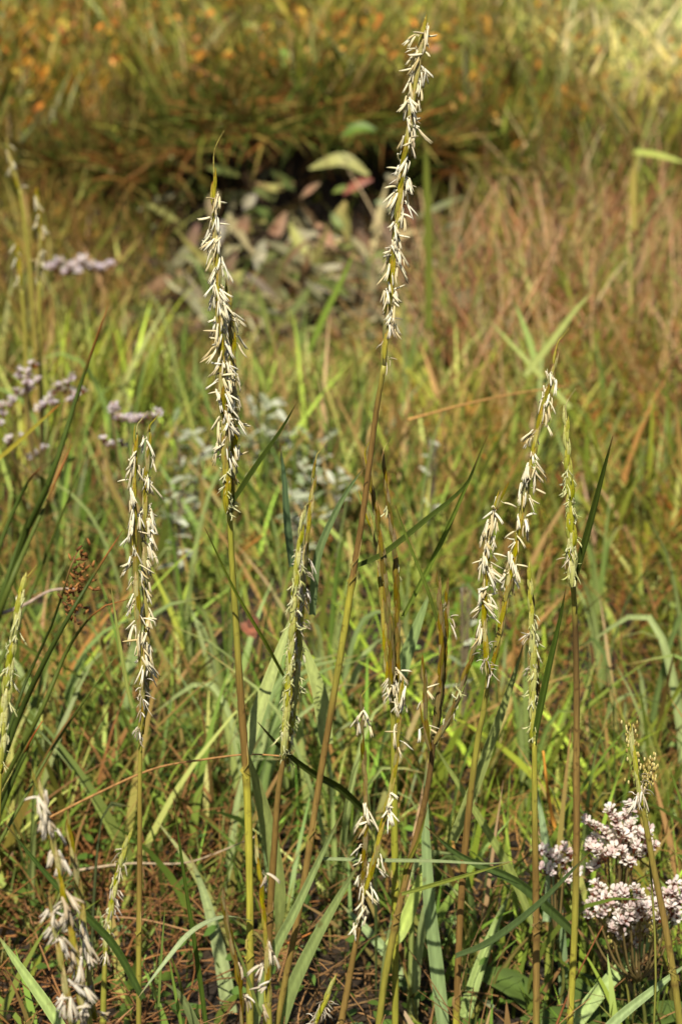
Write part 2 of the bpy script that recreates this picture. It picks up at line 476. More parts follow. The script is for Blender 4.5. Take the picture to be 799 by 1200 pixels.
DARK = (72, 86, 30); MIDG = (96, 118, 46); PALE = (158, 170, 98); PALEY = (160, 174, 98); GREYG = (136, 150, 94); DKG = (48, 66, 28)
def leaf_part(plant, pts, wpx, colr, Y, roll=0.0, fold=0.18, twist=0.0, tip=None, prof='blade', name='leaf', mat=None, face=(0.0, -0.8, 0.6)):
    n = 18
    P = px_line(pts, Y, n)
    yy = Y if not isinstance(Y, tuple) else sum(Y) / 2
    hw = wpx * 0.5 * scale_at(yy)
    def wf(f):
        if prof == 'blade': return hw * (0.75 + 0.25 * min(f * 4, 1)) * max(1 - f ** 2.6, 0.0) + 0.00015
        if prof == 'even': return hw * max(1 - f ** 7, .02)
        return hw * math.sin(math.pi * min(max(f, .03), .98)) ** .7 + .0002
    tipc = tip or tuple(int(x * .85) for x in colr)
    st = [(0, tuple(int(c * .95 + 8) for c in colr)), (.25, colr), (.78, colr), (.93, tipc), (.96, (150, 116, 66)), (1, (128, 92, 56))]
    mb = MB().leaf(P, wf, lambda f: ramp(st, f), roll, fold, twist, face=face)
    return mb.build(name, mat or M_LEAF, plant)

YG = (180, 174, 66); OL = (152, 146, 62); BR = (130, 104, 54); PU = (130, 102, 56); DB = (92, 72, 42); TN = (146, 120, 66); GR = (128, 140, 52)
def make_culm(label, stem, Y, wpx, stops, spikes=(), leaves=(), nodes=(.47,), group='flowering cordgrass stems', name='cordgrass_plant', scale=1.0):
    """stem: pixel line top -> bottom, reaching the soil; stops: pigment from top (0) to bottom (1)"""
    P = to_ground([at(p[0], p[1], p[2] if len(p) > 2 else (Y if not isinstance(Y, tuple) else Y[0] + (Y[1] - Y[0]) * i / (len(stem) - 1))) for i, p in enumerate(stem)])
    base = P[-1].copy(); root = empty(name, base); tag(root, label, 'grass', group)
    S = spline(P, 44)
    ym = S[10].y
    r = wpx * .5 * scale_at(ym)
    Lz = plen(S)
    # nodes: fractions of the visible stem where a sheath ends (a slight step in the radius)
    def rad(f):
        q = r * (0.72 + .28 * min(f * 3, 1))
        for nd in nodes:
            q *= 1 + 0.28 * math.exp(-((f - nd) / .005) ** 2)
            if nd < f < nd + .12: q *= 1.05
        return q
    S2 = spline(P, 90)
    def pig(f):
        c = ramp(stops, f)
        for nd in nodes:
            k = math.exp(-((f - nd - .004) / .006) ** 2); c = tuple(c[i] * (1 - .65 * k) + lin((86, 58, 34))[i] * .65 * k for i in range(3))
        return c
    MB().tube(S2, rad, pig, 10, True, 0.05).build('stem', M_STEM, root)
    for nd in nodes:                          # dry papery sheath edge above the joint
        i = int(nd * 89); Q = S2[max(i - 5, 0):i + 1][::-1]
        if len(Q) > 3:
            sh_ = [q_ + Vector((random.choice((-1, 1)) * r * .8, -r * .7, 0)) for q_ in Q]
            MB().leaf(sh_, lambda f: r * .8 * (1 - f) + .0001, lambda f: ramp([(0, stops[len(stops) // 2][1]), (1, (186, 160, 110))], f), .5, .4).build('sheath', M_LEAF, root)
    for s in spikes:
        yy = s.get('Y', Y)
        make_spike(root, px_line(s['p'], yy, 26), s.get('tone', 'green'), s.get('a', ()), s.get('s', scale), s.get('awn', 0.0), cover=s.get('cover', 1.0), thick=s.get('thick', 1.0))
    for lf in leaves:
        leaf_part(root, **lf)
    return root

# ------------------------------------------------------------------ the flowering cordgrass plants
Y0 = 1.38
# tallest, centre
make_culm('tallest cordgrass stem, its long single flowering spike reaching near the top edge',
    [(450, 428), (441, 480), (432, 550), (424, 610), (415, 665), (401, 755), (386, 845), (372, 930), (360, 1010), (346, 1090), (335, 1145), (324, 1205)], (1.36, 1.42), 8.5,
    [(0, OL), (.05, BR), (.12, PU), (.26, PU), (.275, YG), (.38, OL), (.45, BR), (.6, TN), (.75, TN), (1, OL)],
    spikes=[dict(p=[(450, 430), (455, 370), (464, 275), (477, 170), (489, 85), (498, 20)], Y=1.36, tone='green', thick=1.05,
                 a=[(.13, .97, 'cream', 70), (.02, .2, 'withered', 5), (.3, .9, 'withered', 6)])],
    leaves=[dict(pts=[(414, 667), (450, 651), (500, 611), (545, 571), (562, 530)], wpx=9, colr=DARK, Y=(1.40, 1.36), fold=.5, roll=.4)], nodes=(.27, .62))
# tall left pair
make_culm('tall cordgrass with two thickly flowering spikes side by side and a bent thread tip',
    [(269, 598), (272, 660), (276, 720), (281, 800), (287, 882), (291, 960), (293, 1080), (293, 1205)], (1.37, 1.40), 9.5,
    [(0, (150, 150, 54)), (.2, OL), (.28, BR), (.4, BR), (.42, YG), (.6, YG), (.75, OL), (1, OL)],
    spikes=[dict(p=[(267, 602), (265, 540), (262, 470), (259, 400), (256, 330), (252, 262), (251, 205)], Y=1.36, tone='green', awn=.019, thick=1.15,
                 a=[(.17, .95, 'cream', 78), (.0, .16, 'stigma', 9)]),
            dict(p=[(271, 600), (274, 540), (274, 480), (273, 420), (270, 365), (268, 342)], Y=1.37, tone='green', thick=1.2,
                 a=[(.2, .92, 'cream', 40), (.0, .2, 'stigma', 6)])],
    leaves=[dict(pts=[(269, 598), (300, 551), (330, 506), (348, 472)], wpx=9, colr=DARK, Y=(1.37, 1.33), fold=.5, roll=.5),
            dict(pts=[(289, 884), (300, 842), (318, 790), (335, 742), (344, 715)], wpx=17, colr=PALE, Y=(1.41, 1.46), fold=.08),
            dict(pts=[(291, 886), (304, 930), (318, 990), (328, 1055), (324, 1105)], wpx=19, colr=PALE, Y=(1.41, 1.46), fold=.06, prof='oval'),
            dict(pts=[(293, 1079), (262, 1075), (225, 1092), (192, 1130), (160, 1172)], wpx=13, colr=(170, 184, 135), Y=(1.39, 1.30), fold=.12, roll=-.5, face=(0, -.5, .9))], nodes=(.42, .72))
# left double spike
make_culm('shorter cordgrass with two slim flowering spikes on one thin brown stem, near the rushes',
    [(165, 862), (164, 930), (164, 1000), (163, 1100), (163, 1205)], 1.36, 7,
    [(0, OL), (.3, BR), (.55, OL), (1, BR)],
    spikes=[dict(p=[(165, 866), (168, 810), (164, 740), (160, 660), (158, 580), (161, 505)], Y=1.35, tone='green', awn=.006,
                 a=[(.25, .93, 'cream', 36), (.0, .2, 'withered', 10)]),
            dict(p=[(167, 860), (172, 810), (173, 740), (170, 650), (172, 570), (176, 502)], Y=1.36, tone='green', awn=.004,
                 a=[(.14, .97, 'cream', 44)])],
    leaves=[dict(pts=[(156, 830), (150, 808), (139, 745), (130, 684)], wpx=4, colr=(150, 158, 80), Y=1.34)])
# green spike cluster
make_culm('cordgrass with stout yellow-green spikes and only shrivelled anthers, next to the tall pair',
    [(334, 880), (326, 930), (321, 1000), (316, 1080), (312, 1205)], (1.37, 1.40), 9,
    [(0, TN), (.25, BR), (.5, BR), (.55, DB), (.62, YG), (1, OL)],
    spikes=[dict(p=[(337, 895), (343, 830), (350, 740), (358, 650), (365, 590), (370, 543)], Y=1.38, tone='green', awn=.008, thick=1.0,
                 a=[(.35, .72, 'withered', 30), (.0, .4, 'stigma', 22)]),
            dict(p=[(333, 890), (337, 820), (343, 740), (349, 660), (355, 603)], Y=1.36, tone='lime', awn=.006, thick=1.2, a=[(.0, .85, 'stigma', 40)]),
            dict(p=[(340, 870), (348, 800), (354, 720), (358, 650)], Y=1.38, tone='lime', thick=1.1, a=[(.2, .8, 'stigma', 8)])],
    leaves=[dict(pts=[(366, 720), (372, 655), (390, 608), (409, 573), (428, 546)], wpx=10, colr=(128, 150, 96), Y=(1.40, 1.36), fold=.3),
            dict(pts=[(383, 872), (375, 815), (362, 775), (350, 740)], wpx=20, colr=PALE, Y=(1.45, 1.47), fold=.08),
            dict(pts=[(342, 664), (336, 605), (333, 560), (328, 520)], wpx=9, colr=(86, 108, 72), Y=1.52, fold=.3)])
# slim brown spikes over a yellow-green stem
make_culm('cordgrass with two thin nearly bare brownish spikes on a bright yellow-green stem',
    [(459, 800), (461, 870), (462, 960), (463, 1080), (463, 1205)], (1.40, 1.42), 9,
    [(0, OL), (.15, (150, 152, 54)), (.5, (160, 162, 58)), (1, OL)],
    spikes=[dict(p=[(459, 812), (456, 730), (447, 640), (436, 575), (430, 545)], Y=1.39, tone='brown', awn=.012, a=[(.0, .1, 'cream', 6)]),
            dict(p=[(464, 815), (466, 740), (463, 650), (455, 590), (450, 540)], Y=1.40, tone='brown', awn=.01, a=[(.0, .12, 'cream', 5), (.5, .8, 'stigma', 3)]),
            dict(p=[(455, 815), (449, 720), (441, 640), (425, 585)], Y=1.41, tone='green', thick=.8, a=[])],
    leaves=[dict(pts=[(473, 722), (515, 640), (545, 573), (572, 508)], wpx=6, colr=(118, 138, 52), Y=(1.42, 1.36), fold=.4),
            dict(pts=[(512, 728), (500, 690), (480, 640), (463, 592)], wpx=4.5, colr=(130, 148, 60), Y=(1.40, 1.36), fold=.3),
            dict(pts=[(462, 820), (474, 775), (488, 735), (505, 690)], wpx=17, colr=(140, 162, 100), Y=1.50, fold=.1)])
# low spike with hanging anthers, left of the yellow-green stem
make_culm('low cordgrass stem with separate tufts of cream anthers, bare and brown at the foot',
    [(421, 1086), (414, 1120), (406, 1165), (398, 1208)], (1.37, 1.38), 9,
    [(0, BR), (.5, TN), (1, OL)],
    spikes=[dict(p=[(421, 1090), (426, 1030), (429, 960), (427, 890), (424, 825)], Y=1.37, tone='brown', cover=.9, awn=.008,
                 a=[(.02, .1, 'cream', 4), (.1, .38, 'cream', 12), (.46, .56, 'cream', 5), (.92, .99, 'cream', 5)]),
            dict(p=[(428, 1050), (444, 985), (458, 925), (466, 870), (470, 800)], Y=1.36, tone='green', cover=.95, thick=.9,
                 a=[(.05, .2, 'cream', 4), (.4, .5, 'cream', 4), (.62, .8, 'cream', 4), (.9, 1.0, 'cream', 8)])])
make_culm('brown curving cordgrass stem that splits into three bare dark spikes beside the yellow-green stem',
    [(508, 866), (503, 910), (494, 955), (478, 1020), (465, 1075), (452, 1140), (443, 1205)], (1.37, 1.40), 9,
    [(0, DB), (.2, PU), (.4, TN), (.55, OL), (1, OL)],
    spikes=[dict(p=[(508, 870), (513, 820), (517, 760), (515, 705), (514, 680)], Y=1.37, tone='brown', a=[]),
            dict(p=[(510, 872), (519, 800), (523, 740), (524, 690)], Y=1.38, tone='brown', a=[(.8, .9, 'withered', 2)]),
            dict(p=[(509, 872), (525, 842), (541, 800), (552, 770), (560, 740)], Y=1.36, tone='brown', a=[(.2, .75, 'stigma', 6)]),
            dict(p=[(505, 880), (499, 850), (498, 815), (496, 782)], Y=1.36, tone='brown', thick=.9, a=[(.25, .35, 'cream', 2), (.6, .7, 'cream', 2)])],
    leaves=[dict(pts=[(471, 1048), (530, 1031), (596, 1011)], wpx=5.5, colr=(124, 134, 56), Y=(1.38, 1.34), fold=.4),
            dict(pts=[(466, 1072), (475, 1020), (490, 985), (501, 945)], wpx=5, colr=(130, 130, 50), Y=(1.39, 1.37), fold=.4)])
# leaning pair right
make_culm('leaning cordgrass with two curved flowering spikes, the longer arching to the upper right',
    [(573, 786), (566, 835), (559, 870), (549, 950), (541, 1040), (537, 1120), (534, 1205)], (1.37, 1.40), 9,
    [(0, OL), (.18, OL), (.3, BR), (.42, PU), (.7, PU), (.74, YG), (1, TN)],
    spikes=[dict(p=[(575, 792), (590, 715), (604, 645), (616, 575), (631, 500), (646, 440), (652, 408)], Y=1.36, tone='green', awn=.006, thick=.95,
                 a=[(.27, .96, 'cream', 40)]),
            dict(p=[(572, 792), (568, 730), (569, 665), (577, 610), (588, 578)], Y=1.35, tone='green', thick=.9,
                 a=[(.25, .98, 'cream', 36), (.0, .2, 'withered', 8)])],
    leaves=[dict(pts=[(530, 985), (553, 930), (578, 862), (599, 802), (614, 752)], wpx=15, colr=PALE, Y=(1.45, 1.42), fold=.12, twist=.5),
            dict(pts=[(534, 1122), (575, 1105), (630, 1062), (690, 1000)], wpx=13, colr=(88, 108, 62), Y=(1.38, 1.30), fold=.3, roll=.6)], nodes=(.72,))
make_culm('cordgrass stem with one green spike tipped dark, its upright folded leaf crossing the spike',
    [(626, 868), (626, 930), (627, 1010), (628, 1100), (628, 1205)], (1.36, 1.38), 9,
    [(0, YG), (.15, OL), (.3, BR), (.6, TN), (.8, OL), (1, TN)],
    spikes=[dict(p=[(626, 872), (624, 830), (625, 780), (623, 730), (620, 672)], Y=1.36, tone='lime', thick=1.2, a=[(.05, .8, 'stigma', 20), (.45, .65, 'withered', 5)]),
            dict(p=[(627, 860), (628, 800), (625, 740), (621, 690)], Y=1.37, tone='brown', thick=1.0, a=[(.3, .8, 'stigma', 5)])],
    leaves=[dict(pts=[(626, 870), (640, 800), (655, 732), (663, 688)], wpx=9, colr=(78, 98, 34), Y=(1.36, 1.33), fold=.5, roll=.4)])
make_culm('cordgrass stem with pale green budding spike and long dark leaf, beside the sea lavender',
    [(671, 682), (673, 720), (675, 800), (675, 890), (675, 980), (673, 1085), (667, 1205)], (1.37, 1.40), 9,
    [(0, OL), (.04, OL), (.08, DB), (.3, TN), (.45, PU), (.58, OL), (.75, YG), (1, YG)],
    spikes=[dict(p=[(671, 688), (669, 630), (666, 560), (663, 490)], Y=1.36, tone='lime', awn=.012, thick=1.4, a=[(.05, .75, 'stigma', 34), (.1, .2, 'withered', 3)])],
    leaves=[dict(pts=[(672, 686), (690, 622), (705, 562), (718, 510)], wpx=9, colr=DARK, Y=(1.37, 1.33), fold=.5, roll=.4),
            dict(pts=[(674, 1094), (640, 1062), (600, 1030), (540, 1003), (498, 968)], wpx=13, colr=(78, 98, 48), Y=(1.40, 1.36), fold=.3, roll=.5)], nodes=(.78,))
make_culm('leaning olive cordgrass stem at the right edge in front of the sea lavender flowers',
    [(748, 925), (756, 965), (766, 1020), (778, 1080), (789, 1145), (797, 1205)], (1.28, 1.30), 9,
    [(0, OL), (.3, TN), (.6, OL), (1, OL)],
    spikes=[dict(p=[(752, 945), (746, 905), (741, 875), (738, 848)], Y=1.28, tone='lime', thick=.8, cover=.6, a=[(.05, .4, 'withered', 5), (.0, .3, 'tan', 3)])])
# blurred near plants
make_culm('out-of-focus cordgrass spikes with drooping pale anthers in the lower corner by the rushes',
    [(92, 1130), (100, 1170), (108, 1210)], 1.06, 9, [(0, OL), (1, OL)],
    spikes=[dict(p=[(100, 1190), (90, 1120), (78, 1060), (66, 1000), (54, 950), (46, 918)], Y=1.05, tone='green', cover=.8, s=.95,
                 a=[(.03, .12, 'tan', 5), (.25, .3, 'tan', 3), (.42, .55, 'tan', 6), (.68, .72, 'tan', 3), (.78, .95, 'tan', 8)]),
            dict(p=[(112, 1195), (104, 1130), (96, 1060), (88, 1010), (80, 960)], Y=1.07, tone='green', cover=.8, s=.95,
                 a=[(.02, .16, 'tan', 8), (.3, .55, 'tan', 8)]),
            dict(p=[(86, 1205), (78, 1150), (66, 1095), (60, 1060)], Y=1.04, tone='green', cover=.7, s=.9, a=[(.1, .35, 'tan', 5), (.7, .95, 'tan', 7)])])
make_culm('blurred cordgrass shoot with curled white anthers in front of the foot of the tall pair',
    [(313, 1150), (315, 1180), (316, 1212)], 1.14, 9, [(0, OL), (1, OL)],
    spikes=[dict(p=[(315, 1195), (314, 1130), (309, 1060), (303, 1010), (299, 980)], Y=1.14, tone='green', cover=.8, s=.9, thick=.9,
                 a=[(.08, .3, 'tan', 4), (.38, .42, 'tan', 2), (.75, .8, 'tan', 2)]),
            dict(p=[(285, 1205), (280, 1150), (270, 1100), (260, 1050)], Y=1.14, tone='brown', cover=.8, s=.9, thick=.8, a=[(.1, .5, 'tan', 3)])])
make_culm('thick yellow-green budding cordgrass spike cut by the left edge of the picture',
    [(0, 900), (-4, 1000), (-6, 1100), (-8, 1210)], 1.20, 10, [(0, YG), (1, OL)],
    spikes=[dict(p=[(1, 905), (6, 840), (14, 770), (22, 720), (29, 683)], Y=1.20, tone='lime', thick=1.5, awn=.004, a=[(.0, .9, 'stigma', 26)])])
make_culm('small grey-green withered cordgrass spike low beside the thin brown stem',
    [(124, 1115), (122, 1160), (121, 1208)], 1.42, 8, [(0, OL), (1, GR)],
    spikes=[dict(p=[(124, 1118), (130, 1070), (140, 1020), (152, 980)], Y=1.42, tone='lime', thick=1.2, a=[(.0, .9, 'withered', 18), (.1, .8, 'stigma', 8)])])
make_culm('spike tip with withered anthers poking up at the bottom edge',
    [(370, 1196), (366, 1220), (363, 1250)], 1.36, 8, [(0, OL), (1, OL)],
    spikes=[dict(p=[(370, 1200), (377, 1183), (384, 1166), (389, 1150)], Y=1.36, tone='lime', thick=.9, a=[(.0, .6, 'withered', 10)])])
for lab, st, spk, Yb in (
    ('far blurred cordgrass with cream anthers rising above the lilac flower at the left', [(46, 330), (47, 380), (48, 430), (49, 480)], [(46, 330), (47, 300), (48, 270), (44, 226)], 2.55),
    ('far blurred cordgrass with two anther tufts, half hidden at the left edge', [(26, 340), (29, 380), (31, 430), (33, 480)], [(26, 340), (24, 320), (22, 300), (20, 284)], 2.5),
    ('far blurred cordgrass tip with a few anthers high at the left edge', [(24, 222), (29, 260), (35, 310), (40, 380)], [(24, 222), (17, 200), (11, 180), (7, 160)], 2.7)):
    n_ = 14 if 'rising' in lab else 5
    make_culm(lab, st, Yb, 6, [(0, OL), (1, TN)], spikes=[dict(p=spk, Y=Yb, tone='green', thick=1.2, cover=.7, a=[(.05, .95, 'cream', n_)])])

# ------------------------------------------------------------------ leafy shoots: separate long blades standing between the stems
def shoot(label, leaves, name='grass_shoot', group=None, cat='grass'):
    lf0 = leaves[0]; Yv = lf0['Y'] if not isinstance(lf0['Y'], tuple) else lf0['Y'][0]
    b = at(lf0['pts'][0][0], lf0['pts'][0][1], Yv); b = Vector((b.x, b.y, ground_z(b.x, b.y)))
    root = empty(name, b); tag(root, label, cat, group)
    for lf in leaves: leaf_part(root, **lf)
    return root
def D(pts, w, c, Y, **k): return dict(pts=pts, wpx=w, colr=c, Y=Y, **k)
shoot('broad pale blade slanting across the lower left corner', [D([(85, 1225), (60, 1185), (30, 1142), (-5, 1092)], 15, (158, 178, 105), (1.30, 1.32))])
shoot('two broad grey-green blades behind the arched leaf, left of the tall pair', [
    D([(272, 1245), (268, 1180), (256, 1110), (240, 1050), (222, 1000)], 20, GREYG, (1.50, 1.60), fold=.1),
    D([(240, 1250), (228, 1200), (210, 1165), (190, 1150)], 14, GREYG, (1.42, 1.4))])
shoot('two broad pale blades fanning up rightward by the foot of the tallest plant', [
    D([(292, 1225), (318, 1125), (345, 1070), (378, 1000), (402, 950)], 14, (160, 178, 112), (1.42, 1.36), fold=.3),
    D([(318, 1240), (338, 1170), (365, 1110), (398, 1050), (425, 1005)], 18, (164, 182, 112), (1.44, 1.36), fold=.15)])
shoot('tall flat pale blade standing upright between the bare dark spikes and the leaning pair', [
    D([(522, 1230), (511, 1130), (503, 1060), (498, 960), (500, 880)], 18, (156, 180, 120), (1.46, 1.44), fold=.1),
    D([(456, 1110), (470, 1090), (486, 1050), (500, 1000)], 18, (170, 188, 96), (1.50, 1.52), fold=.1)])
shoot('yellowish pale blade leaning left across the stem of the leaning pair', [
    D([(625, 1085), (598, 1022), (562, 960), (525, 900), (502, 862)], 11, (168, 182, 98), (1.52, 1.46), fold=.15)])
shoot('broad blades curving behind the foot of the leaning stem', [
    D([(535, 1225), (556, 1150), (580, 1085), (600, 1040)], 17, (150, 170, 98), (1.50, 1.56), fold=.15),
    D([(478, 1160), (455, 1120), (425, 1085), (400, 1060)], 15, (140, 160, 105), (1.55, 1.60), fold=.12)])
shoot('wide pale blade below the sea lavender pointing to the right edge', [
    D([(640, 1245), (676, 1195), (722, 1140), (775, 1092), (815, 1062)], 21, (158, 180, 108), (1.44, 1.50), fold=.1),
    D([(690, 1230), (722, 1195), (765, 1160), (810, 1125)], 13, (140, 160, 105), (1.36, 1.38), fold=.2)])
shoot('grey-green upright blade in shade left of the stem beside the sea lavender', [
    D([(665, 1215), (660, 1150), (658, 1090), (655, 1040)], 14, (120, 142, 98), (1.52, 1.54), fold=.1),
    D([(640, 1080), (645, 1030), (636, 970), (628, 920)], 13, (150, 172, 125), (1.52, 1.54), fold=.1)])
shoot('dark blade running down to the right between the rushes and the thin brown stem', [
    D([(168, 1170), (135, 1110), (100, 1072), (55, 1025), (4, 962)], 10, (84, 108, 48), (1.36, 1.30), fold=.3)])
shoot('narrow green blades rising left of the arched leaf', [
    D([(246, 1235), (232, 1130), (218, 1040), (203, 935)], 6, (82, 104, 36), (1.38, 1.34), fold=.3),
    D([(305, 1190), (285, 1130), (262, 1075)], 4, (128, 140, 70), (1.36, 1.34), fold=.3),
    D([(186, 1180), (190, 1110), (194, 1060)], 3, (110, 130, 60), (1.36, 1.36)),
    D([(215, 1215), (205, 1160), (198, 1120)], 4, (120, 145, 60), (1.36, 1.36))])
shoot('dark narrow blade crossing the stem with shrivelled anthers', [
    D([(432, 955), (400, 925), (365, 905), (330, 877), (302, 846)], 9, DARK, (1.46, 1.34), fold=.4, roll=.5)])
shoot('thin pale horizontal blade crossing four stems low down', [
    D([(376, 1006), (440, 1008), (510, 1009), (570, 1012), (606, 1009)], 4.5, (124, 138, 88), (1.38, 1.36), fold=.1)])
shoot('thin green blade slanting past the tall pair toward the shrivelled spike', [
    D([(332, 792), (310, 752), (275, 692), (240, 618)], 4.5, (134, 150, 50), (1.42, 1.32), fold=.3)])

# dry straws lying across
def straw(label, pts, Y, wpx, c=(176, 132, 82)):
    P = px_line(pts, Y, 22); b = P[0].copy()
    o = MB().tube(P, lambda f: wpx * .5 * scale_at(1.4) * (1.1 - .6 * f), lambda f: ramp([(0, c), (.6, tuple(int(x * .9) for x in c)), (1, c)], f), 6, True, .06).build('dry_straw', M_DRY, None, b)
    o.location = b
    return tag(o, label, 'straw', 'dry straws lying across the plants')
straw('long orange-brown straw arching from the lower left to the tall pair', [(45, 965), (110, 932), (180, 901), (240, 890), (290, 884), (330, 886)], (1.52, 1.42), 4.0)
straw('greyish straw lying level behind the thin brown stem', [(90, 1020), (150, 1012), (210, 1012), (245, 1003), (300, 980)], (1.62, 1.6), 4, (176, 156, 128))
straw('bent straw in the background right of the tallest spike', [(478, 492), (540, 475), (600, 462), (665, 452)], (2.0, 2.1), 5, (186, 142, 84))
straw('short orange straw low among the pale blades', [(325, 1110), (350, 1100), (375, 1088)], 1.5, 3.5, (190, 120, 60))
straw('straw lying level across the shaded foot of the thin brown stem', [(40, 1082), (110, 1075), (170, 1078), (240, 1096)], (1.6, 1.55), 4, (170, 130, 90))
straw('orange dead stalk standing behind the stem beside the sea lavender', [(658, 1000), (646, 955), (640, 915), (636, 880)], (1.6, 1.6), 7, (200, 140, 60))
straw('reddish straw rising under the sea lavender flowers', [(650, 1205), (668, 1160), (690, 1115), (706, 1085)], (1.42, 1.42), 3, (140, 88, 55))
straw('pale grey straw at the far left among the rushes', [(-5, 722), (30, 708), (60, 692), (90, 690)], (1.7, 1.7), 6, (178, 156, 140))

# ------------------------------------------------------------------ rushes at the left edge
def rush(label, stems, heads=(), Yr=1.5):
    b = at(*stems[0][0][0], Yr); b = Vector((b.x, b.y, ground_z(b.x, b.y)))
    root = empty('rush_clump', b); tag(root, label, 'rush')
    for pts, wpx, tipc in stems:
        P = [at(*p, Yr + random.uniform(-.04, .04)) for p in pts]
        P = spline(to_ground(P[::-1])[::-1], 26); c = random.choice(((62, 76, 26), (72, 88, 32), (84, 96, 36)))
        MB().tube(P, lambda f: wpx * .65 * scale_at(Yr) * (1 - f ** 4) + .0002, lambda f: ramp([(0, c), (.9, c), (.93, tipc), (1, tipc)], f), 7).build('stem', M_RUSH, root)
    for (px, py, ln) in heads:
        for k in range(3):
            c = at(px + random.uniform(-6, 6), py + random.uniform(-ln, ln), Yr - .02)
            mb = MB()
            for j in range(6):
                q = c + Vector((random.gauss(0, .003), random.gauss(0, .003), random.gauss(0, .005)))
                d = Vector((random.gauss(0, 1), random.gauss(0, 1), random.gauss(.8, .6))).normalized()
                mb.tube([q, q + d * .0025, q + d * .005], lambda f: .0012 * (1 - abs(f - .4)), lin(random.choice(((128, 84, 44), (104, 68, 38), (150, 104, 58)))), 5)
            mb.build('seed_cluster', M_DRY, root)
    return root
BT = (150, 92, 45)
rush('clump of dark green round rush stems leaning right at the left edge', [
    ([(-30, 800), (20, 650), (60, 560), (95, 450), (127, 358)], 7, BT),
    ([(-25, 790), (10, 690), (45, 610), (85, 520)], 7, BT), ([(-10, 800), (35, 700), (70, 610), (100, 535)], 5, (90, 100, 40)),
    ([(-35, 760), (0, 640), (30, 570), (48, 548)], 6, BT), ([(-22, 800), (2, 700), (28, 620), (36, 600)], 7, (90, 100, 40))], Yr=1.72)
rush('lower rush clump with brown seed clusters and scorched tips', [
    ([(0, 900), (20, 845), (55, 770), (100, 690), (144, 622)], 6, BT), ([(5, 915), (50, 830), (80, 760), (115, 715), (152, 702)], 5, (150, 92, 45)),
    ([(2, 880), (30, 800), (62, 730), (88, 650), (98, 640)], 4, (140, 100, 60)), ([(10, 920), (35, 870), (50, 845)], 6, (190, 100, 50)),
    ([(15, 960), (60, 880), (100, 820), (135, 770)], 4, (100, 120, 50)), ([(-15, 990), (20, 905), (48, 850)], 6, (100, 120, 50))],
    heads=((95, 652, 8), (97, 680, 8), (86, 700, 6), (82, 715, 5)), Yr=1.5)

# ------------------------------------------------------------------ sea lavender
def floret_mesh(i, white):
    mb = MB(); cal = lin((140, 88, 72)); 
    mb.tube([Vector((0, 0, 0)), Vector((0, 0, .0022)), Vector((0, 0, .0042))], lambda f: .0006 + .0012 * f, cal, 5, False)
    n = 5
    for k in range(n):
        a = 2 * math.pi * k / n + random.uniform(-.2, .2)
        o = Vector((math.cos(a), math.sin(a), 0)); s = Vector((-math.sin(a), math.cos(a), 0)); b = len(mb.v)
        op = random.uniform(.7, 1.25)
        pts = [o * .0008 + Vector((0, 0, .0038)), o * .0022 * op + Vector((0, 0, .0058)) - s * .0013, o * .0022 * op + Vector((0, 0, .0058)) + s * .0013, o * .0036 * op + Vector((0, 0, .0066)) - s * .0011, o * .0036 * op + Vector((0, 0, .0066)) + s * .0011, o * .0042 * op + Vector((0, 0, .0064))]
        c = lin(random.choice(white))
        mb.v += pts; mb.c += [c] * 6
        mb.f += [(b, b + 1, b + 2), (b + 1, b + 3, b + 4, b + 2), (b + 3, b + 5, b + 4)]
    me = mb.mesh('floret'); me.materials.append(M_PETAL); return me
FLW = [floret_mesh(i, [(244, 232, 228), (248, 240, 236), (238, 220, 220), (228, 204, 204)]) for i in range(6)]
FLL = [floret_mesh(i, [(220, 206, 212), (230, 220, 222), (206, 192, 208), (196, 176, 170)]) for i in range(6)]

def sea_lavender(label, foot, branches, Yl, meshes, size=1.0, gap=.0042, jitter=.02, leaves=0):
    """branches: pixel lines, tip last, that carry florets on their upper side"""
    b = at(foot[0], foot[1], Yl); base = Vector((b.x, b.y + .01, ground_z(b.x, b.y + .01)))
    root = empty('sea_lavender', base); tag(root, label, 'wildflower', 'sea lavender plants')
    fork = at(foot[0], foot[1], Yl)
    MB().tube(spline([base, base.lerp(fork, .5) + Vector((.006, 0, 0)), fork], 14), lambda f: .0016 - .0006 * f, lin((104, 108, 52)), 6).build('stem', M_STEM, root)
    for br in branches:
        dy = random.uniform(-jitter, jitter)
        P = px_line(br, Yl + dy, 12)
        mid = fork.lerp(P[0], .55) + Vector((0, 0, -.012))
        full = spline([fork, mid, P[0]], 10)[:-1] + P
        bo = MB().tube(full, lambda f: .0009 - .0004 * f, lin((112, 96, 58)), 5).build('branch', M_STEM, root)
        L = plen(P); n = max(2, int(L / gap))
        for i in range(n + 1):
            f = i / n * (len(P) - 1); j = min(int(f), len(P) - 2); p = P[j].lerp(P[j + 1], f - j)
            for q in range(2):
                o = bpy.data.objects.new('floret', random.choice(meshes)); COL.objects.link(o); o.parent = bo
                up = Vector((random.gauss(0, .35), random.gauss(-.35, .35), 1)).normalized()
                o.matrix_local = Matrix.Translation(p + Vector((random.gauss(0, .0012), (q - .5) * .004, 0)) - base) @ frame(up, Vector((math.cos(i * 2.4 + q), math.sin(i * 2.4 + q), 0))) @ Matrix.Scale(size * random.uniform(.8, 1.15), 4)
    for k in range(leaves):
        a = random.uniform(0, 6.28); d = Vector((math.cos(a), math.sin(a), 0))
        P = spline([base, base + d * .03 + Vector((0, 0, .025)), base + d * .065 + Vector((0, 0, .03))], 10)
        MB().leaf(P, lambda f: .012 * math.sin(math.pi * min(f * .95 + .03, 1)) + .001, lin((84, 104, 46)), random.uniform(-.3, .3), .1, face=(0, -.3, 1)).build('leaf', M_BROAD, root)
    return root
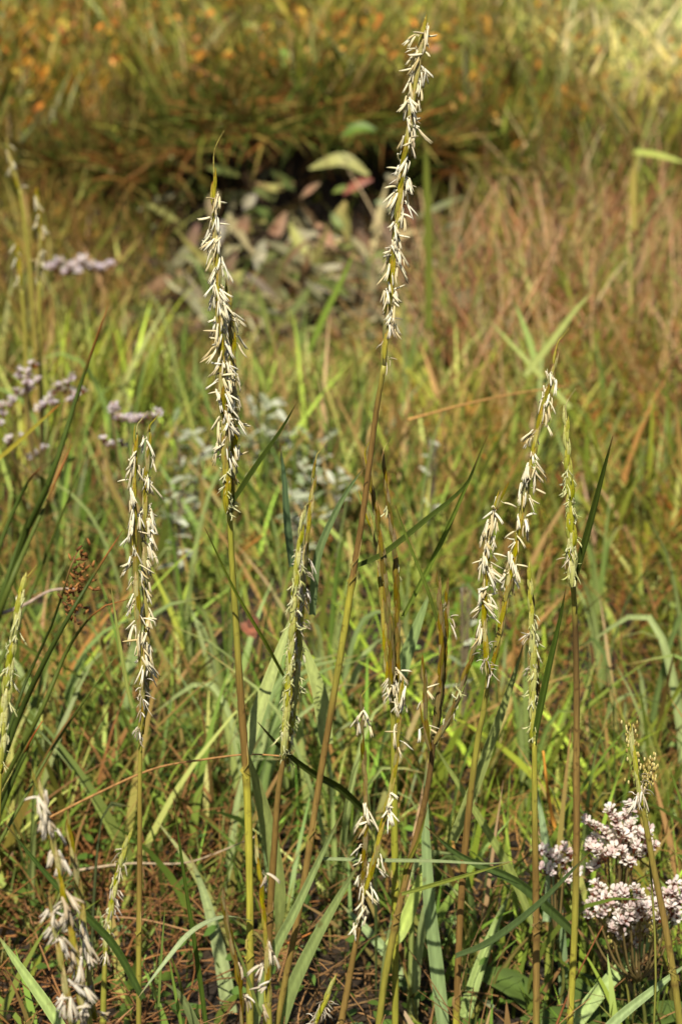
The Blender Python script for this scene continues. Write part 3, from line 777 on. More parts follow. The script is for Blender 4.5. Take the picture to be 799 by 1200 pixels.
sea_lavender('large sea lavender with dense whitish-pink flower sprays at the lower right', (722, 1105), [
    [(722, 992), (706, 980), (690, 968)], [(728, 988), (722, 972), (715, 955)], [(728, 985), (733, 966), (738, 948)], [(735, 990), (748, 984), (760, 976)],
    [(726, 1000), (705, 1004), (688, 996)], [(722, 992), (745, 999), (763, 994)], [(730, 1003), (748, 1006), (762, 1000)], [(708, 1008), (698, 1018), (690, 1022)],
    [(712, 1000), (700, 992), (692, 984)], [(742, 998), (752, 990), (757, 981)], [(726, 996), (736, 985), (742, 972)],
    [(735, 1018), (734, 1012)]], 1.47, FLW, .95, .0034, leaves=5)
sea_lavender('lower sea lavender spray spreading to the right edge under the dense one', (748, 1150), [
    [(686, 1078), (692, 1060), (702, 1042)], [(700, 1074), (705, 1062), (710, 1054)], [(724, 1078), (721, 1062), (718, 1046)], [(738, 1076), (735, 1060), (732, 1048)],
    [(728, 1084), (740, 1074), (750, 1064)], [(750, 1078), (752, 1062), (750, 1048)], [(758, 1072), (766, 1058), (764, 1044)], [(770, 1080), (776, 1066), (774, 1052)],
    [(784, 1068), (784, 1052), (788, 1040)], [(790, 1076), (796, 1062), (800, 1048)], [(745, 1096), (752, 1088), (760, 1080)], [(715, 1088), (722, 1094), (730, 1098)],
    [(765, 1090), (775, 1084), (786, 1078)], [(738, 1110), (744, 1104), (750, 1098)]], 1.45, FLW, .95, .0034, leaves=4)
sea_lavender('small partly shaded sea lavender spray behind the stem, left of the dense one', (652, 1100), [
    [(650, 1014), (642, 1004), (634, 998)], [(652, 1010), (656, 1002), (660, 996)], [(645, 1022), (638, 1024), (632, 1022)], [(660, 1018), (664, 1010), (668, 1006)],
    [(660, 1032), (666, 1030), (672, 1026)]], 1.50, FLW, .95, .0036, leaves=3)
sea_lavender('lilac sea lavender cluster blurred behind the rushes', (45, 560), [
    [(32, 452), (36, 440), (40, 432)], [(30, 452), (24, 444), (20, 438)], [(28, 466), (36, 458), (44, 450)], [(60, 470), (64, 462), (70, 458)], [(78, 462), (80, 452), (82, 446)],
    [(86, 474), (92, 468), (98, 462)], [(48, 482), (56, 478), (64, 476)], [(12, 478), (18, 470), (22, 464)], [(2, 500), (4, 490), (2, 480)], [(10, 524), (16, 518), (22, 516)],
    [(36, 538), (46, 534), (52, 530)]], 2.25, FLL, 1.1, .006, leaves=4)
sea_lavender('lilac sea lavender sprig between the rush clump and the left double spike', (152, 600), [
    [(132, 488), (140, 493), (148, 494)], [(150, 494), (160, 495), (168, 493)], [(168, 496), (178, 491), (186, 488)], [(122, 520), (132, 526), (142, 524)], [(130, 484), (132, 480)]], 2.15, FLL, 1.05, .006, leaves=3)
sea_lavender('far pale pink sea lavender flower head with a flat wide top', (100, 380), [
    [(62, 318), (72, 312), (80, 318)], [(80, 322), (88, 318), (96, 310)], [(96, 312), (108, 318), (116, 320)], [(110, 320), (122, 320), (130, 316)], [(70, 320), (82, 324), (92, 322)]], 3.3, FLL, 1.9, .009, leaves=3)

# yellow bud sprig tangled in the sea lavender and at the top of the right stem
def bud_sprig(label, lines, Yb):
    b = at(*lines[0][0], Yb); base = Vector((b.x, b.y, ground_z(b.x, b.y)))
    root = empty('orache_sprig', base); tag(root, label, 'plant', 'yellow budded sprigs')
    first = px_line(lines[0], Yb, 6)[0]
    MB().tube(spline([base, base.lerp(first, .5) + Vector((.01, 0, 0)), first], 10), .0007, lin((130, 130, 60)), 5).build('stem', M_STEM, root)
    for ln in lines:
        P = px_line(ln, Yb, 16)
        bo = MB().tube(P, .0005, lin((150, 140, 66)), 5).build('twig', M_STEM, root)
        for p in P[3:]:
            mb = MB()
            for k in range(6):
                q = p + Vector((random.gauss(0, .0022), random.gauss(0, .0022), random.gauss(0, .0016)))
                mb.tube([q - Vector((0, 0, .0013)), q - Vector((0, 0, .0006)), q + Vector((0, 0, .0006)), q + Vector((0, 0, .0013))], lambda f: .0007 * math.sin(math.pi * min(max(f, .12), .88)), lin(random.choice(((188, 172, 100), (168, 154, 84), (198, 184, 124), (150, 130, 70)))), 5)
            mb.build('bud_cluster', M_SPRIG, bo)
    return root
bud_sprig('sprig of tiny yellow buds crossing the lower edge of the sea lavender flowers', [[(722, 1112), (712, 1092), (700, 1076)], [(740, 1100), (752, 1085), (742, 1062)], [(760, 1112), (766, 1096), (758, 1078)]], 1.46)
bud_sprig('upright sprig of tiny yellow buds above the sea lavender at the right', [[(757, 945), (746, 905), (736, 848)], [(762, 925), (760, 905), (764, 890)]], 1.30)

# ------------------------------------------------------------------ silvery sea purslane bushes
def silver_bush(label, px, py, Yb, spread_px, nleaf, cols=((170, 175, 148), (154, 162, 130), (188, 191, 170), (134, 148, 108))):
    c = at(px, py - 4, Yb); base = Vector((c.x, c.y, ground_z(c.x, c.y)))
    root = empty('purslane_bush', base); tag(root, label, 'shrub', 'silvery bushes in the turf')
    rs = spread_px * scale_at(Yb)
    h = max(c.z - base.z, .06)
    tips = []
    for k in range(7):
        a = random.uniform(0, 6.28); e = base + Vector((math.cos(a) * rs * random.uniform(.2, 1), math.sin(a) * rs * random.uniform(.2, 1), h + rs * random.uniform(-.4, .8)))
        P = spline([base, base.lerp(e, .5) + Vector((0, 0, .02)), e], 10); tips.append(P)
        MB().tube(P, lambda f: .0012 - .0006 * f, lin((120, 108, 84)), 5).build('twig', M_STEM, root)
    for k in range(nleaf):
        P = random.choice(tips); p = P[random.randint(4, 9)]
        a = random.uniform(0, 6.28); d = Vector((math.cos(a), math.sin(a), random.uniform(-.1, .9))).normalized()
        L = random.uniform(.012, .022)
        Q = [p, p + d * L * .35, p + d * L * .7, p + d * L + Vector((0, 0, -L * .1))]
        MB().leaf(spline(Q, 5), lambda f: L * .14 * math.sin(math.pi * min(f * .9 + .08, .99)) + .0003, lin(random.choice(cols)), random.uniform(-.6, .6), .1, face=(0, -.4, 1), across=2).build('leaf', M_BROAD, root)
    return root
for lab, px, py, Yb, sp, nl in (
    ('silvery grey bush showing just right of the tall pair of spikes', 312, 500, 2.7, 40, 85), ('silvery grey bush right of the dark upper leaf', 362, 520, 2.65, 40, 85),
    ('silvery grey bush behind the shrivelled spike tips', 350, 575, 2.4, 36, 60), ('grey bush between the lilac sprig and the tall pair', 218, 520, 2.6, 32, 44),
    ('small grey bush low behind the left double spike', 205, 585, 2.3, 26, 30), ('tiny whitish bush right of the tallest stem', 506, 520, 2.5, 9, 10),
    ('small pale bush low between the bare dark spikes and the leaning pair', 545, 692, 2.0, 10, 8), ('grey bush right of the shrivelled spikes by the tallest stem', 395, 560, 2.5, 24, 28)):
    silver_bush(lab, px, py, Yb, sp, nl)

# ------------------------------------------------------------------ broad-leaved plants at the eroded bank
def broad_plant(label, leaves, Yb, name='broad_leaf_plant'):
    b = at(*leaves[0][0][0], Yb); base = Vector((b.x, b.y, ground_z(b.x, b.y)))
    root = empty(name, base); tag(root, label, 'plant', 'broad-leaved plants at the bank')
    for pts, wpx, c, rl in leaves:
        dy = random.uniform(-.05, .03)
        P = px_line(pts, (Yb + dy, Yb + dy + random.uniform(-.06, .02)), 12); hw = wpx * .5 * scale_at(Yb)
        c2 = tuple(int(x * random.uniform(.8, 1.0)) for x in c)
        MB().leaf(P, lambda f: hw * (math.sin(math.pi * min(max(f * 1.02 - .0, .04), .99)) ** .8) + .0012, lambda f: ramp([(0, c2), (.5, c), (1, c2)], f), rl, .14, random.uniform(-.5, .5)).build('leaf', M_BROAD, root)
    return root
LG = (160, 158, 92); PK = (166, 126, 100); WG = (164, 156, 128); RDD = (146, 84, 58); GG = (116, 130, 70); BRL = (120, 90, 66)
broad_plant('broad-leaved plant with yellowish leaves lying over the top of the dark bank hollow', [
    ([(432, 205), (405, 188), (385, 190), (362, 198)], 15, LG, .2), ([(300, 215), (322, 222), (345, 215)], 15, LG, .5), ([(345, 222), (330, 210), (318, 200)], 10, GG, .2),
    ([(282, 206), (262, 200), (240, 196)], 8, GG, .2), ([(420, 228), (405, 222), (390, 226)], 12, GG, -.3), ([(300, 228), (290, 238), (285, 246)], 12, WG, .3), ([(400, 160), (420, 150), (440, 152)], 16, (96, 120, 40), .3)], 4.15)
broad_plant('broad-leaved plant with drooping pinkish dead leaves in the bank hollow', [
    ([(335, 248), (325, 268), (310, 290)], 14, PK, .2), ([(372, 262), (382, 278), (392, 296)], 14, PK, -.2), ([(290, 252), (284, 268), (280, 282)], 14, PK, .2),
    ([(436, 210), (420, 215), (402, 228)], 10, RDD, .4), ([(352, 232), (360, 225), (375, 214)], 8, PK, .3), ([(420, 268), (424, 290), (418, 310)], 16, BRL, .2), ([(440, 236), (452, 240), (462, 250)], 13, WG, .3)], 4.06)
broad_plant('broad-leaved plant with twisted yellow-green leaves in front of the bank hollow', [
    ([(340, 262), (350, 285), (362, 305), (372, 325)], 15, LG, .1), ([(405, 236), (400, 255), (408, 285)], 17, LG, -.3), ([(388, 250), (396, 262), (402, 268)], 10, GG, .3), ([(320, 262), (312, 250), (300, 244)], 10, GG, .4)], 4.02)
broad_plant('broad-leaved plant with long whitish withered leaves hanging below the bank', [
    ([(328, 318), (333, 345), (338, 372), (342, 400)], 15, WG, .1), ([(345, 322), (352, 350), (360, 378)], 12, WG, -.2), ([(300, 318), (296, 345), (292, 370)], 11, (176, 142, 100), .2), ([(425, 300), (430, 325), (428, 345)], 13, (120, 112, 96), .2),
    ([(262, 258), (256, 275), (252, 292)], 12, (150, 146, 130), .2), ([(450, 262), (458, 285), (456, 305)], 14, (140, 120, 96), .2)], 3.85)
broad_plant('broad-leaved plant with fresh green leaves on the bank top', [
    ([(330, 150), (322, 138), (318, 120)], 14, (128, 150, 48), .2), ([(300, 158), (290, 148), (276, 150)], 16, (110, 140, 50), .3), ([(340, 160), (352, 150), (368, 146)], 14, (120, 146, 50), .2), ([(330, 82), (336, 70), (330, 55)], 10, (150, 168, 80), .2)], 4.45)
broad_plant('broad-leaved plant with grey and tan dead leaves at the left end of the bank hollow', [
    ([(255, 225), (248, 240), (246, 256)], 13, (146, 128, 100), .2), ([(275, 288), (270, 305), (272, 322)], 14, (128, 106, 80), .1), ([(310, 282), (304, 300), (300, 316)], 13, WG, .3),
    ([(232, 262), (226, 280), (228, 296)], 11, (120, 96, 70), .2), ([(318, 234), (308, 226), (296, 222)], 9, (150, 160, 92), .3), ([(262, 312), (258, 335), (262, 352)], 12, (150, 126, 92), .1)], 4.06)
broad_plant('broad-leaved plant with dull olive and brown leaves at the right end of the bank hollow', [
    ([(402, 300), (394, 318), (392, 336)], 14, (112, 104, 70), .2), ([(440, 300), (446, 320), (450, 340)], 14, (150, 138, 108), .2), ([(470, 240), (480, 252), (486, 266)], 13, BRL, .2),
    ([(380, 300), (372, 312), (366, 330)], 10, (142, 112, 84), .3), ([(462, 300), (470, 322), (468, 345)], 12, (128, 112, 84), .2), ([(452, 205), (464, 212), (478, 214)], 12, (150, 130, 100), .2)], 4.04)
broad_plant('small broad green leaves at the right edge beside the sea lavender', [
    ([(770, 975), (782, 950), (786, 925)], 22, (124, 150, 66), .2), ([(775, 1010), (790, 995), (806, 985)], 22, (130, 156, 70), .2), ([(760, 1040), (780, 1028), (800, 1022)], 18, (124, 150, 60), .3)], 1.85)
broad_plant('reddish dead leaf on the turf right of the stem of the tall pair', [([(284, 730), (294, 738), (304, 748)], 14, (168, 104, 74), .2), ([(300, 722), (296, 730), (292, 736)], 10, (150, 86, 60), .4)], 1.95, 'dead_leaf')
# background long blades that can be told apart
shoot('crossing pale blades in the background right of the leaning spike tip', [
    D([(668, 478), (640, 448), (605, 410), (570, 372)], 7, (158, 168, 92), (2.7, 2.8)), D([(615, 440), (650, 395), (675, 362), (697, 338)], 9, (168, 176, 100), (2.7, 2.7)), D([(628, 430), (618, 395), (602, 352)], 8, (140, 160, 80), (2.75, 2.8))])
shoot('pale bent reed blade at the right edge above the dry tangle', [D([(742, 270), (741, 230), (743, 185)], 9, (176, 160, 84), (3.9, 3.9), prof='even'), D([(743, 178), (770, 182), (806, 192)], 9, (170, 180, 90), (3.9, 3.85))])
shoot('pale blades at the upper right below the orange turf', [D([(640, 210), (610, 180), (575, 148)], 8, (150, 160, 100), (4.5, 4.5)), D([(655, 212), (690, 196), (715, 178)], 8, (160, 170, 96), (4.4, 4.4)), D([(665, 120), (645, 90), (622, 70)], 7, (160, 172, 80), (5.2, 5.2))])
shoot('upright green reed stem in the background just right of the tallest spike', [D([(502, 385), (502, 300), (500, 220), (498, 155)], 9, (112, 120, 46), (3.2, 3.2), prof='even')])
shoot('dark green blade slanting in front of the bank leaves', [D([(362, 412), (380, 370), (402, 325), (418, 288)], 8, (120, 142, 52), (3.0, 3.0)), D([(318, 400), (308, 360), (300, 330)], 8, (126, 136, 70), (3.2, 3.2))])
shoot('yellow and red-tipped blade in front of the lilac flowers', [D([(-10, 545), (20, 520), (45, 497), (72, 472)], 6, (168, 156, 56), (1.9, 1.85), tip=(196, 96, 50))])

# ------------------------------------------------------------------ leafy cordgrass shoots scattered in the turf (alike)
PROTO = []
for i in range(7):
    lv = []
    for k in range(random.randint(3, 5)):
        a = random.uniform(0, 6.28); d = Vector((math.cos(a), math.sin(a), 0)); L = random.uniform(.13, .26)
        b = random.uniform(.12, .5)
        P = spline([Vector((0, 0, -.01)), d * L * .12 * b + Vector((0, 0, L * .4)), d * L * .45 * b + Vector((0, 0, L * .75)), d * L * b + Vector((0, 0, L * random.uniform(.7, .98)))], 12)
        hw = random.uniform(.0016, .0038); c = random.choice(((150, 164, 98), (128, 150, 76), (112, 138, 58), (142, 158, 88), (110, 132, 60)))
        me = MB().leaf(P, lambda f: hw * (.7 + .3 * min(f * 4, 1)) * max(1 - f ** 2.4, 0) + .0002, lambda f: ramp([(0, (150, 140, 90)), (.25, c), (.85, c), (1, (150, 120, 66))], f), random.uniform(-.8, .8), .2, random.uniform(-1, 1)).mesh('leaf')
        me.materials.append(M_LEAF); lv.append(me)
    PROTO.append(lv)
prs = random.Random(5)
n_sh = 0
while n_sh < 60:
    Yv = 1.62 + 2.2 * prs.random() ** 1.3; hx = .145 * Yv + .08
    xv = prs.uniform(-hx, hx)
    b = Vector((xv, Yv, ground_z(xv, Yv)))
    e = empty('cordgrass_shoot', b)
    tag(e, 'young leafy cordgrass shoot without a spike, growing in the turf behind the stems', 'grass', 'leafy cordgrass shoots in the turf')
    s = prs.uniform(.75, 1.15); rz = prs.uniform(0, 6.28)
    for me in prs.choice(PROTO):
        o = link('leaf', me, e)
    e.rotation_euler = (0, 0, rz); e.scale = (s, s, s)
    n_sh += 1

LAND = [(165, 700, 'the double spike by the rushes'), (270, 480, 'the tall pair of spikes'), (290, 900, 'the stem of the tall pair'), (345, 720, 'the shrivelled green spikes'), (440, 470, 'the tallest spike'), (460, 720, 'the thin bare brown spikes'),
        (462, 1020, 'the bright yellow-green stem'), (515, 780, 'the bare dark spikes'), (545, 980, 'the stem of the leaning pair'), (600, 640, 'the leaning pair of spikes'), (627, 950, 'the folded-leaf stem'), (672, 600, 'the pale budding spike'),
        (725, 1010, 'the white sea lavender'), (50, 650, 'the rushes'), (80, 480, 'the lilac flowers'), (330, 520, 'the silvery bushes'), (650, 300, 'the dry tangle'), (80, 1050, 'the blurred drooping spikes'), (740, 800, 'the right edge of the picture'), (165, 1000, 'the thin brown stem')]
NUMW = {2: 'two', 3: 'three', 4: 'four', 5: 'five'}
def shoot_label(kind, e, n):
    rel = Vector((e.location.x, e.location.y, e.location.z + .08 - CAM_H)); z = rel.dot(FW); u = 399.5 + rel.x / z * FPX; v = 600 - rel.dot(UP) / z * FPX
    nm = min(LAND, key=lambda l: (l[0] - u) ** 2 + .5 * (l[1] - v) ** 2)[2]
    far = 'close behind' if e.location.y < 1.8 else ('some way behind' if e.location.y < 2.5 else 'far behind')
    return '%s cordgrass shoot of %s blades %s %s' % (kind, NUMW[n], far, nm)
for e in [o_ for o_ in COL.objects if o_.name.startswith('cordgrass_shoot')]:
    e['label'] = shoot_label('leafy spikeless', e, len(e.children))
BROAD = []
for i in range(6):
    lv = []
    for k in range(random.randint(2, 4)):
        a = random.uniform(0, 6.28); d = Vector((math.cos(a), math.sin(a), 0)); L = random.uniform(.14, .25); b = random.uniform(.15, .6)
        P = spline([Vector((0, 0, -.01)), d * L * .1 * b + Vector((0, 0, L * .4)), d * L * .4 * b + Vector((0, 0, L * .75)), d * L * b + Vector((0, 0, L * random.uniform(.55, .95)))], 14)
        hw = random.uniform(.003, .0052); c = random.choice(((158, 172, 112), (146, 166, 104), (128, 150, 84), (160, 172, 98)))
        me = MB().leaf(P, lambda f: hw * (.7 + .3 * min(f * 4, 1)) * max(1 - f ** 2.4, 0) + .0002, lambda f: ramp([(0, (150, 146, 96)), (.2, c), (.9, c), (1, (160, 130, 76))], f), random.uniform(-.6, .6), .12, random.uniform(-.8, .8)).mesh('leaf')
        me.materials.append(M_LEAF); lv.append(me)
    BROAD.append(lv)
for k in range(20):
    Yv = 1.50 + .6 * prs.random(); xv = prs.uniform(-.29, .29) + .03
    e = empty('cordgrass_shoot', Vector((xv, Yv, ground_z(xv, Yv))))
    if xv > .12 and Yv < 1.85: e.location = (xv - .34, Yv, ground_z(xv - .34, Yv))
    tag(e, 'broad-bladed pale cordgrass shoot low in the turf between the stem feet', 'grass', 'broad cordgrass shoots at the stem feet')
    for me in prs.choice(BROAD): link('leaf', me, e)
    e['label'] = shoot_label('broad pale', e, len(e.children))
    s = prs.uniform(.8, 1.1); e.rotation_euler = (0, 0, prs.uniform(0, 6.28)); e.scale = (s, s, s)

# ------------------------------------------------------------------ turf, dry stems, glasswort and litter: masses nobody could count
CTRL = [  # photograph pixel: density of grass, dry stems, sprigs; colours of each
    (100, 20, .9, .5, .7, (120, 120, 42), (150, 122, 66), (158, 104, 36)), (380, 20, .9, .5, .6, (122, 122, 44), (150, 122, 66), (158, 112, 40)), (560, 20, 1, .5, .2, (146, 140, 58), (166, 142, 84), (164, 118, 44)),
    (740, 45, 1.1, .8, .1, (216, 206, 126), (224, 204, 150), (190, 160, 90)),
    (80, 100, .8, .5, 1.0, (104, 106, 36), (130, 100, 50), (190, 124, 28)), (380, 110, .8, .4, .9, (98, 106, 36), (125, 95, 48), (182, 116, 34)), (620, 120, .8, .4, 1.2, (98, 108, 34), (134, 98, 50), (196, 124, 40)), (770, 120, .9, .5, .7, (116, 116, 42), (150, 120, 62), (176, 116, 40)),
    (220, 170, .6, .4, .3, (84, 94, 38), (104, 80, 46), (110, 74, 30)), (480, 190, .5, .5, .4, (84, 92, 36), (120, 85, 52), (130, 72, 36)), (720, 190, .9, .4, .6, (96, 110, 36), (140, 108, 64), (160, 94, 40)),  # darker greens left and centre put the bank-edge shadow into the plant colours
    (60, 230, .7, 1.0, .6, (112, 108, 44), (148, 110, 60), (164, 108, 46)), (150, 330, .6, .9, .5, (108, 104, 44), (140, 104, 62), (150, 96, 46)), (30, 360, .6, .8, .4, (110, 104, 44), (140, 104, 62), (140, 84, 44)),
    (620, 280, .5, 1.5, .4, (124, 120, 50), (192, 146, 104), (156, 84, 52)), (740, 320, .6, 1.4, .4, (122, 122, 50), (188, 142, 100), (156, 84, 52)), (560, 360, .7, 1.0, .3, (130, 130, 58), (180, 142, 96), (150, 88, 46)),
    (350, 280, .05, .35, .0, (90, 92, 46), (120, 96, 66), (110, 70, 40)), (240, 330, .3, .6, .1, (110, 112, 46), (140, 108, 70), (140, 84, 40)),
    (340, 350, .12, .6, .05, (110, 112, 52), (140, 116, 78), (120, 76, 40)), (410, 345, .15, .6, .05, (110, 112, 52), (140, 116, 78), (120, 76, 40)), (280, 365, .4, .6, .1, (120, 122, 52), (150, 118, 76), (120, 76, 40)),
    (80, 420, 1.0, .5, .2, (116, 130, 44), (150, 116, 62), (140, 90, 40)), (330, 420, 1.2, .5, .2, (138, 148, 62), (176, 150, 92), (150, 100, 40)), (500, 430, 1.0, .6, .4, (128, 134, 56), (170, 134, 80), (160, 98, 42)), (700, 440, .8, .8, .8, (120, 124, 46), (160, 122, 72), (168, 96, 40)),
    (180, 560, 1.1, .4, .2, (110, 134, 56), (160, 130, 80), (150, 96, 44)), (380, 620, 1.1, .4, .4, (112, 132, 56), (160, 130, 78), (176, 106, 50)), (560, 560, .9, .5, .8, (122, 130, 48), (164, 132, 76), (182, 108, 44)), (740, 580, .7, .6, 1.1, (112, 118, 40), (146, 108, 58), (164, 92, 38)), (740, 720, .7, .9, .9, (106, 114, 42), (144, 102, 58), (144, 76, 40)),
    (70, 780, .9, .9, .5, (110, 126, 50), (156, 116, 64), (160, 100, 48)), (240, 780, 1.0, .5, .4, (116, 130, 60), (156, 124, 74), (162, 100, 52)), (560, 780, 1.1, .4, .3, (120, 142, 50), (160, 128, 74), (160, 96, 44)), (740, 860, .9, .8, .4, (110, 122, 48), (150, 112, 64), (130, 78, 42)),
    (80, 960, .7, 1.1, .5, (106, 124, 50), (150, 104, 62), (120, 72, 40)), (240, 960, .7, 1.0, .4, (104, 126, 54), (146, 104, 64), (116, 70, 40)), (450, 960, .9, .5, .2, (104, 126, 48), (150, 116, 66), (124, 76, 42)), (650, 950, 1.1, .5, .2, (112, 138, 48), (156, 120, 64), (124, 76, 42)),
    (160, 1110, .5, 1.2, .4, (102, 122, 54), (132, 92, 58), (110, 66, 38)), (420, 1110, .6, .7, .2, (96, 116, 50), (138, 106, 70), (110, 66, 38)), (660, 1130, .6, .6, .1, (96, 118, 46), (140, 106, 70), (110, 66, 38)), (400, 1300, .6, .8, .2, (98, 116, 48), (138, 104, 66), (110, 66, 38)),
]
CP = np.array([[c[0], c[1]] for c in CTRL], float); CD = np.array([c[2:5] for c in CTRL]); CC = np.array([[lin(c[5]), lin(c[6]), lin(c[7])] for c in CTRL])

def project(p):
    rel = p - np.array([0, 0, CAM_H]); z = rel @ np.array(FW); u = rel[:, 0] / z * FPX + 399.5; v = 600 - (rel @ np.array(UP)) / z * FPX
    return u, v

def plan(x, y, lift):
    """planting plan: densities and colours at ground positions"""
    p = np.stack([x, y, terrain(x, y) + lift], 1); u, v = project(p)
    u = u + (vnoise(x, y, 6, 21) - .5) * 120; v = v + (vnoise(x, y, 6, 22) - .5) * 70
    d2 = (u[:, None] - CP[None, :, 0]) ** 2 + ((v[:, None] - CP[None, :, 1]) * 1.4) ** 2 + 400
    wgt = 1 / d2 ** 1.7; wgt /= wgt.sum(1, keepdims=True)
    return wgt @ CD, np.einsum('nk,kcj->ncj', wgt, CC)

def scatter(n, y0, y1, margin=.18, power=1.0):
    y = y0 + (y1 - y0) * rng.random(n * 2) ** power; hw = .145 * y + margin
    keep = rng.random(len(y)) < hw / (.145 * y1 + margin)
    y = y[keep][:n]; hw = hw[keep][:n]
    return rng.uniform(-1, 1, len(y)) * hw, y

def ribbons(P0, d0, bend, L, w, c0, c1, segs=4, prof=None, tri=False):
    """N curved blades (or three-sided twigs) as arrays of vertices, faces, pigments"""
    N = len(P0); ts = np.linspace(0, 1, segs + 1)
    if prof is None: prof = np.maximum(1 - ts ** 2.2, 0.03) * np.minimum(.7 + ts * 2, 1)
    d0 = d0 / np.linalg.norm(d0, axis=1, keepdims=True)
    r = rng.normal(size=(N, 3)); r[:, 2] *= .3
    wd = np.cross(d0, r); wd /= np.linalg.norm(wd, axis=1, keepdims=True) + 1e-9
    nd = np.cross(wd, d0)
    m = 3 if tri else 2
    V = np.empty((N, segs + 1, m, 3)); C = np.empty((N, segs + 1, m, 3))
    for i, t in enumerate(ts):
        c = P0 + L[:, None] * (d0 * t + bend * t * t)
        hw = (w * .5 * prof[i])[:, None]
        if tri:
            for k in range(3):
                a = k * 2.0944; V[:, i, k] = c + wd * hw * math.cos(a) + nd * hw * math.sin(a)
        else:
            V[:, i, 0] = c - wd * hw; V[:, i, 1] = c + wd * hw
        C[:, i] = (c0 * (1 - t) + c1 * t)[:, None, :]
    b = (np.arange(N) * (segs + 1) * m)[:, None, None] + (np.arange(segs) * m)[None, :, None]
    if tri:
        k = np.arange(3)[None, None, :]; k2 = (k + 1) % 3
        Q = np.stack([b + k, b + k2, b + k2 + 3, b + k + 3], -1).reshape(-1, 4)
    else:
        Q = np.concatenate([b, b + 1, b + 3, b + 2], -1).reshape(-1, 4)
    return V.reshape(-1, 3), Q, C.reshape(-1, 3)

def merge(parts):
    vs_, qs, cs, off = [], [], [], 0
    for v, q, c in parts:
        vs_.append(v); qs.append(q + off); cs.append(c); off += len(v)
    return np.concatenate(vs_), np.concatenate(qs), np.concatenate(cs)

def roots(x, y): return np.stack([x, y, terrain(x, y) - .004], 1)
def dirs(n, lean):
    a = rng.uniform(0, 2 * np.pi, n); l = np.abs(rng.normal(0, lean, n))
    return np.stack([np.cos(a) * l, np.sin(a) * l, np.ones(n)], 1), np.stack([np.cos(a), np.sin(a), np.zeros(n)], 1)

def jitter(c, val, hue):
    n = len(c); k = np.exp(rng.normal(0, val, (n, 1))); h = rng.normal(0, hue, (n, 1))
    return np.clip(c * k * np.concatenate([1 + h, np.ones((n, 1)), 1 - h], 1), 0.005, .9)

# (count, y0, y1, height range, width range, segments)
def grass_layer(n, y0, y1, h, wd, lean, droop, segs=4, lift=.05, clump=True):
    x, y = scatter(n, y0, y1)
    d, c = plan(x, y, lift)
    k = d[:, 0] * (0.12 + 1.25 * sstep(.3, .62, .6 * vnoise(x, y, 7, 31) + .4 * vnoise(x, y, 17, 32)))
    keep = rng.random(len(x)) < k; x, y, c = x[keep], y[keep], c[keep]; N = len(x)
    d0, out = dirs(N, lean)
    L = rng.uniform(h[0], h[1], N) * (0.45 + .85 * vnoise(x, y, 7, 31))
    L = L * (1 - .62 * np.exp(-((x + .04) / .24) ** 2) * sstep(2.9, 3.5, y) * (y < 4.25))
    L = L * np.where(y < 1.52, .5, 1.0)
    bend = out * rng.uniform(.05, droop, (N, 1)) + np.array([0, 0, -1]) * rng.uniform(.0, droop * .6, (N, 1))
    col = jitter(c[:, 0] * np.array([.90, 1.0, .80]), .42, .08)
    sp = vnoise(x, y, 4.5, 34)[:, None]; col = col * (.72 + .75 * sp) * np.concatenate([.86 + .34 * sp, np.ones((N, 1)), np.ones((N, 1))], 1)
    pale = rng.random(N) < np.where(y < 4.2, .15, .04)
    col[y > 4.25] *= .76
    col[pale] = jitter(np.tile(np.array([lin((178, 178, 98))]), (int(pale.sum()), 1)) * .7 + col[pale] * .4, .18, .05)
    dead = rng.random(N) < .12
    col[dead] = jitter(c[dead, 1], .2, .05)
    base = col * .8 + jitter(c[:, 1], .15, .03) * .2
    tip = np.where(rng.random((N, 1)) < .25, c[:, 1], col * 1.05)
    return ribbons(roots(x, y), d0, bend, L, rng.uniform(wd[0], wd[1], N), base, tip, segs)

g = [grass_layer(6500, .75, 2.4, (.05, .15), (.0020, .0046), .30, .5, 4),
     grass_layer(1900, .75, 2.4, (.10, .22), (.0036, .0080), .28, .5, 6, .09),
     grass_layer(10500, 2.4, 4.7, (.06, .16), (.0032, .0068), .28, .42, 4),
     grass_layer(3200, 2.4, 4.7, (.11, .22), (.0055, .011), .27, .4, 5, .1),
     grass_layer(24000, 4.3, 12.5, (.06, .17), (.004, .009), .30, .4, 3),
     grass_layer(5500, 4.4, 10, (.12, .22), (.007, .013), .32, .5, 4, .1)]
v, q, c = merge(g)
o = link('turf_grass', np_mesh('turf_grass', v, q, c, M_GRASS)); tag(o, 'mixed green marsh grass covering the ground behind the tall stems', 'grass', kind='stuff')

def dry_layer(n, y0, y1, L, wd, flat, segs=5):
    x, y = scatter(n, y0, y1)
    d, c = plan(x, y, .03)
    keep = rng.random(len(x)) < d[:, 1] * np.where(y < 4.3, .34, .26); x, y, c = x[keep], y[keep], c[keep]; N = len(x)
    a = rng.uniform(0, 2 * np.pi, N)
    up = np.where(rng.random(N) < flat, rng.uniform(.0, .35, N), rng.uniform(.5, 2.2, N))
    d0 = np.stack([np.cos(a), np.sin(a), up], 1)
    P = roots(x, y); P[:, 2] += rng.uniform(0, .035, N)
    b = rng.normal(0, .35, (N, 3)); b[:, 2] = -np.abs(b[:, 2]) * .8 * (up > .4)
    return ribbons(P, d0, b, rng.uniform(L[0], L[1], N), rng.uniform(wd[0], wd[1], N), jitter(c[:, 1], .3, .06) * np.where(y > 4.25, .8, 1.0)[:, None], jitter(c[:, 1], .3, .06) * np.where(y > 4.25, .8, 1.0)[:, None], segs, np.linspace(1, .5, segs + 1), tri=True)
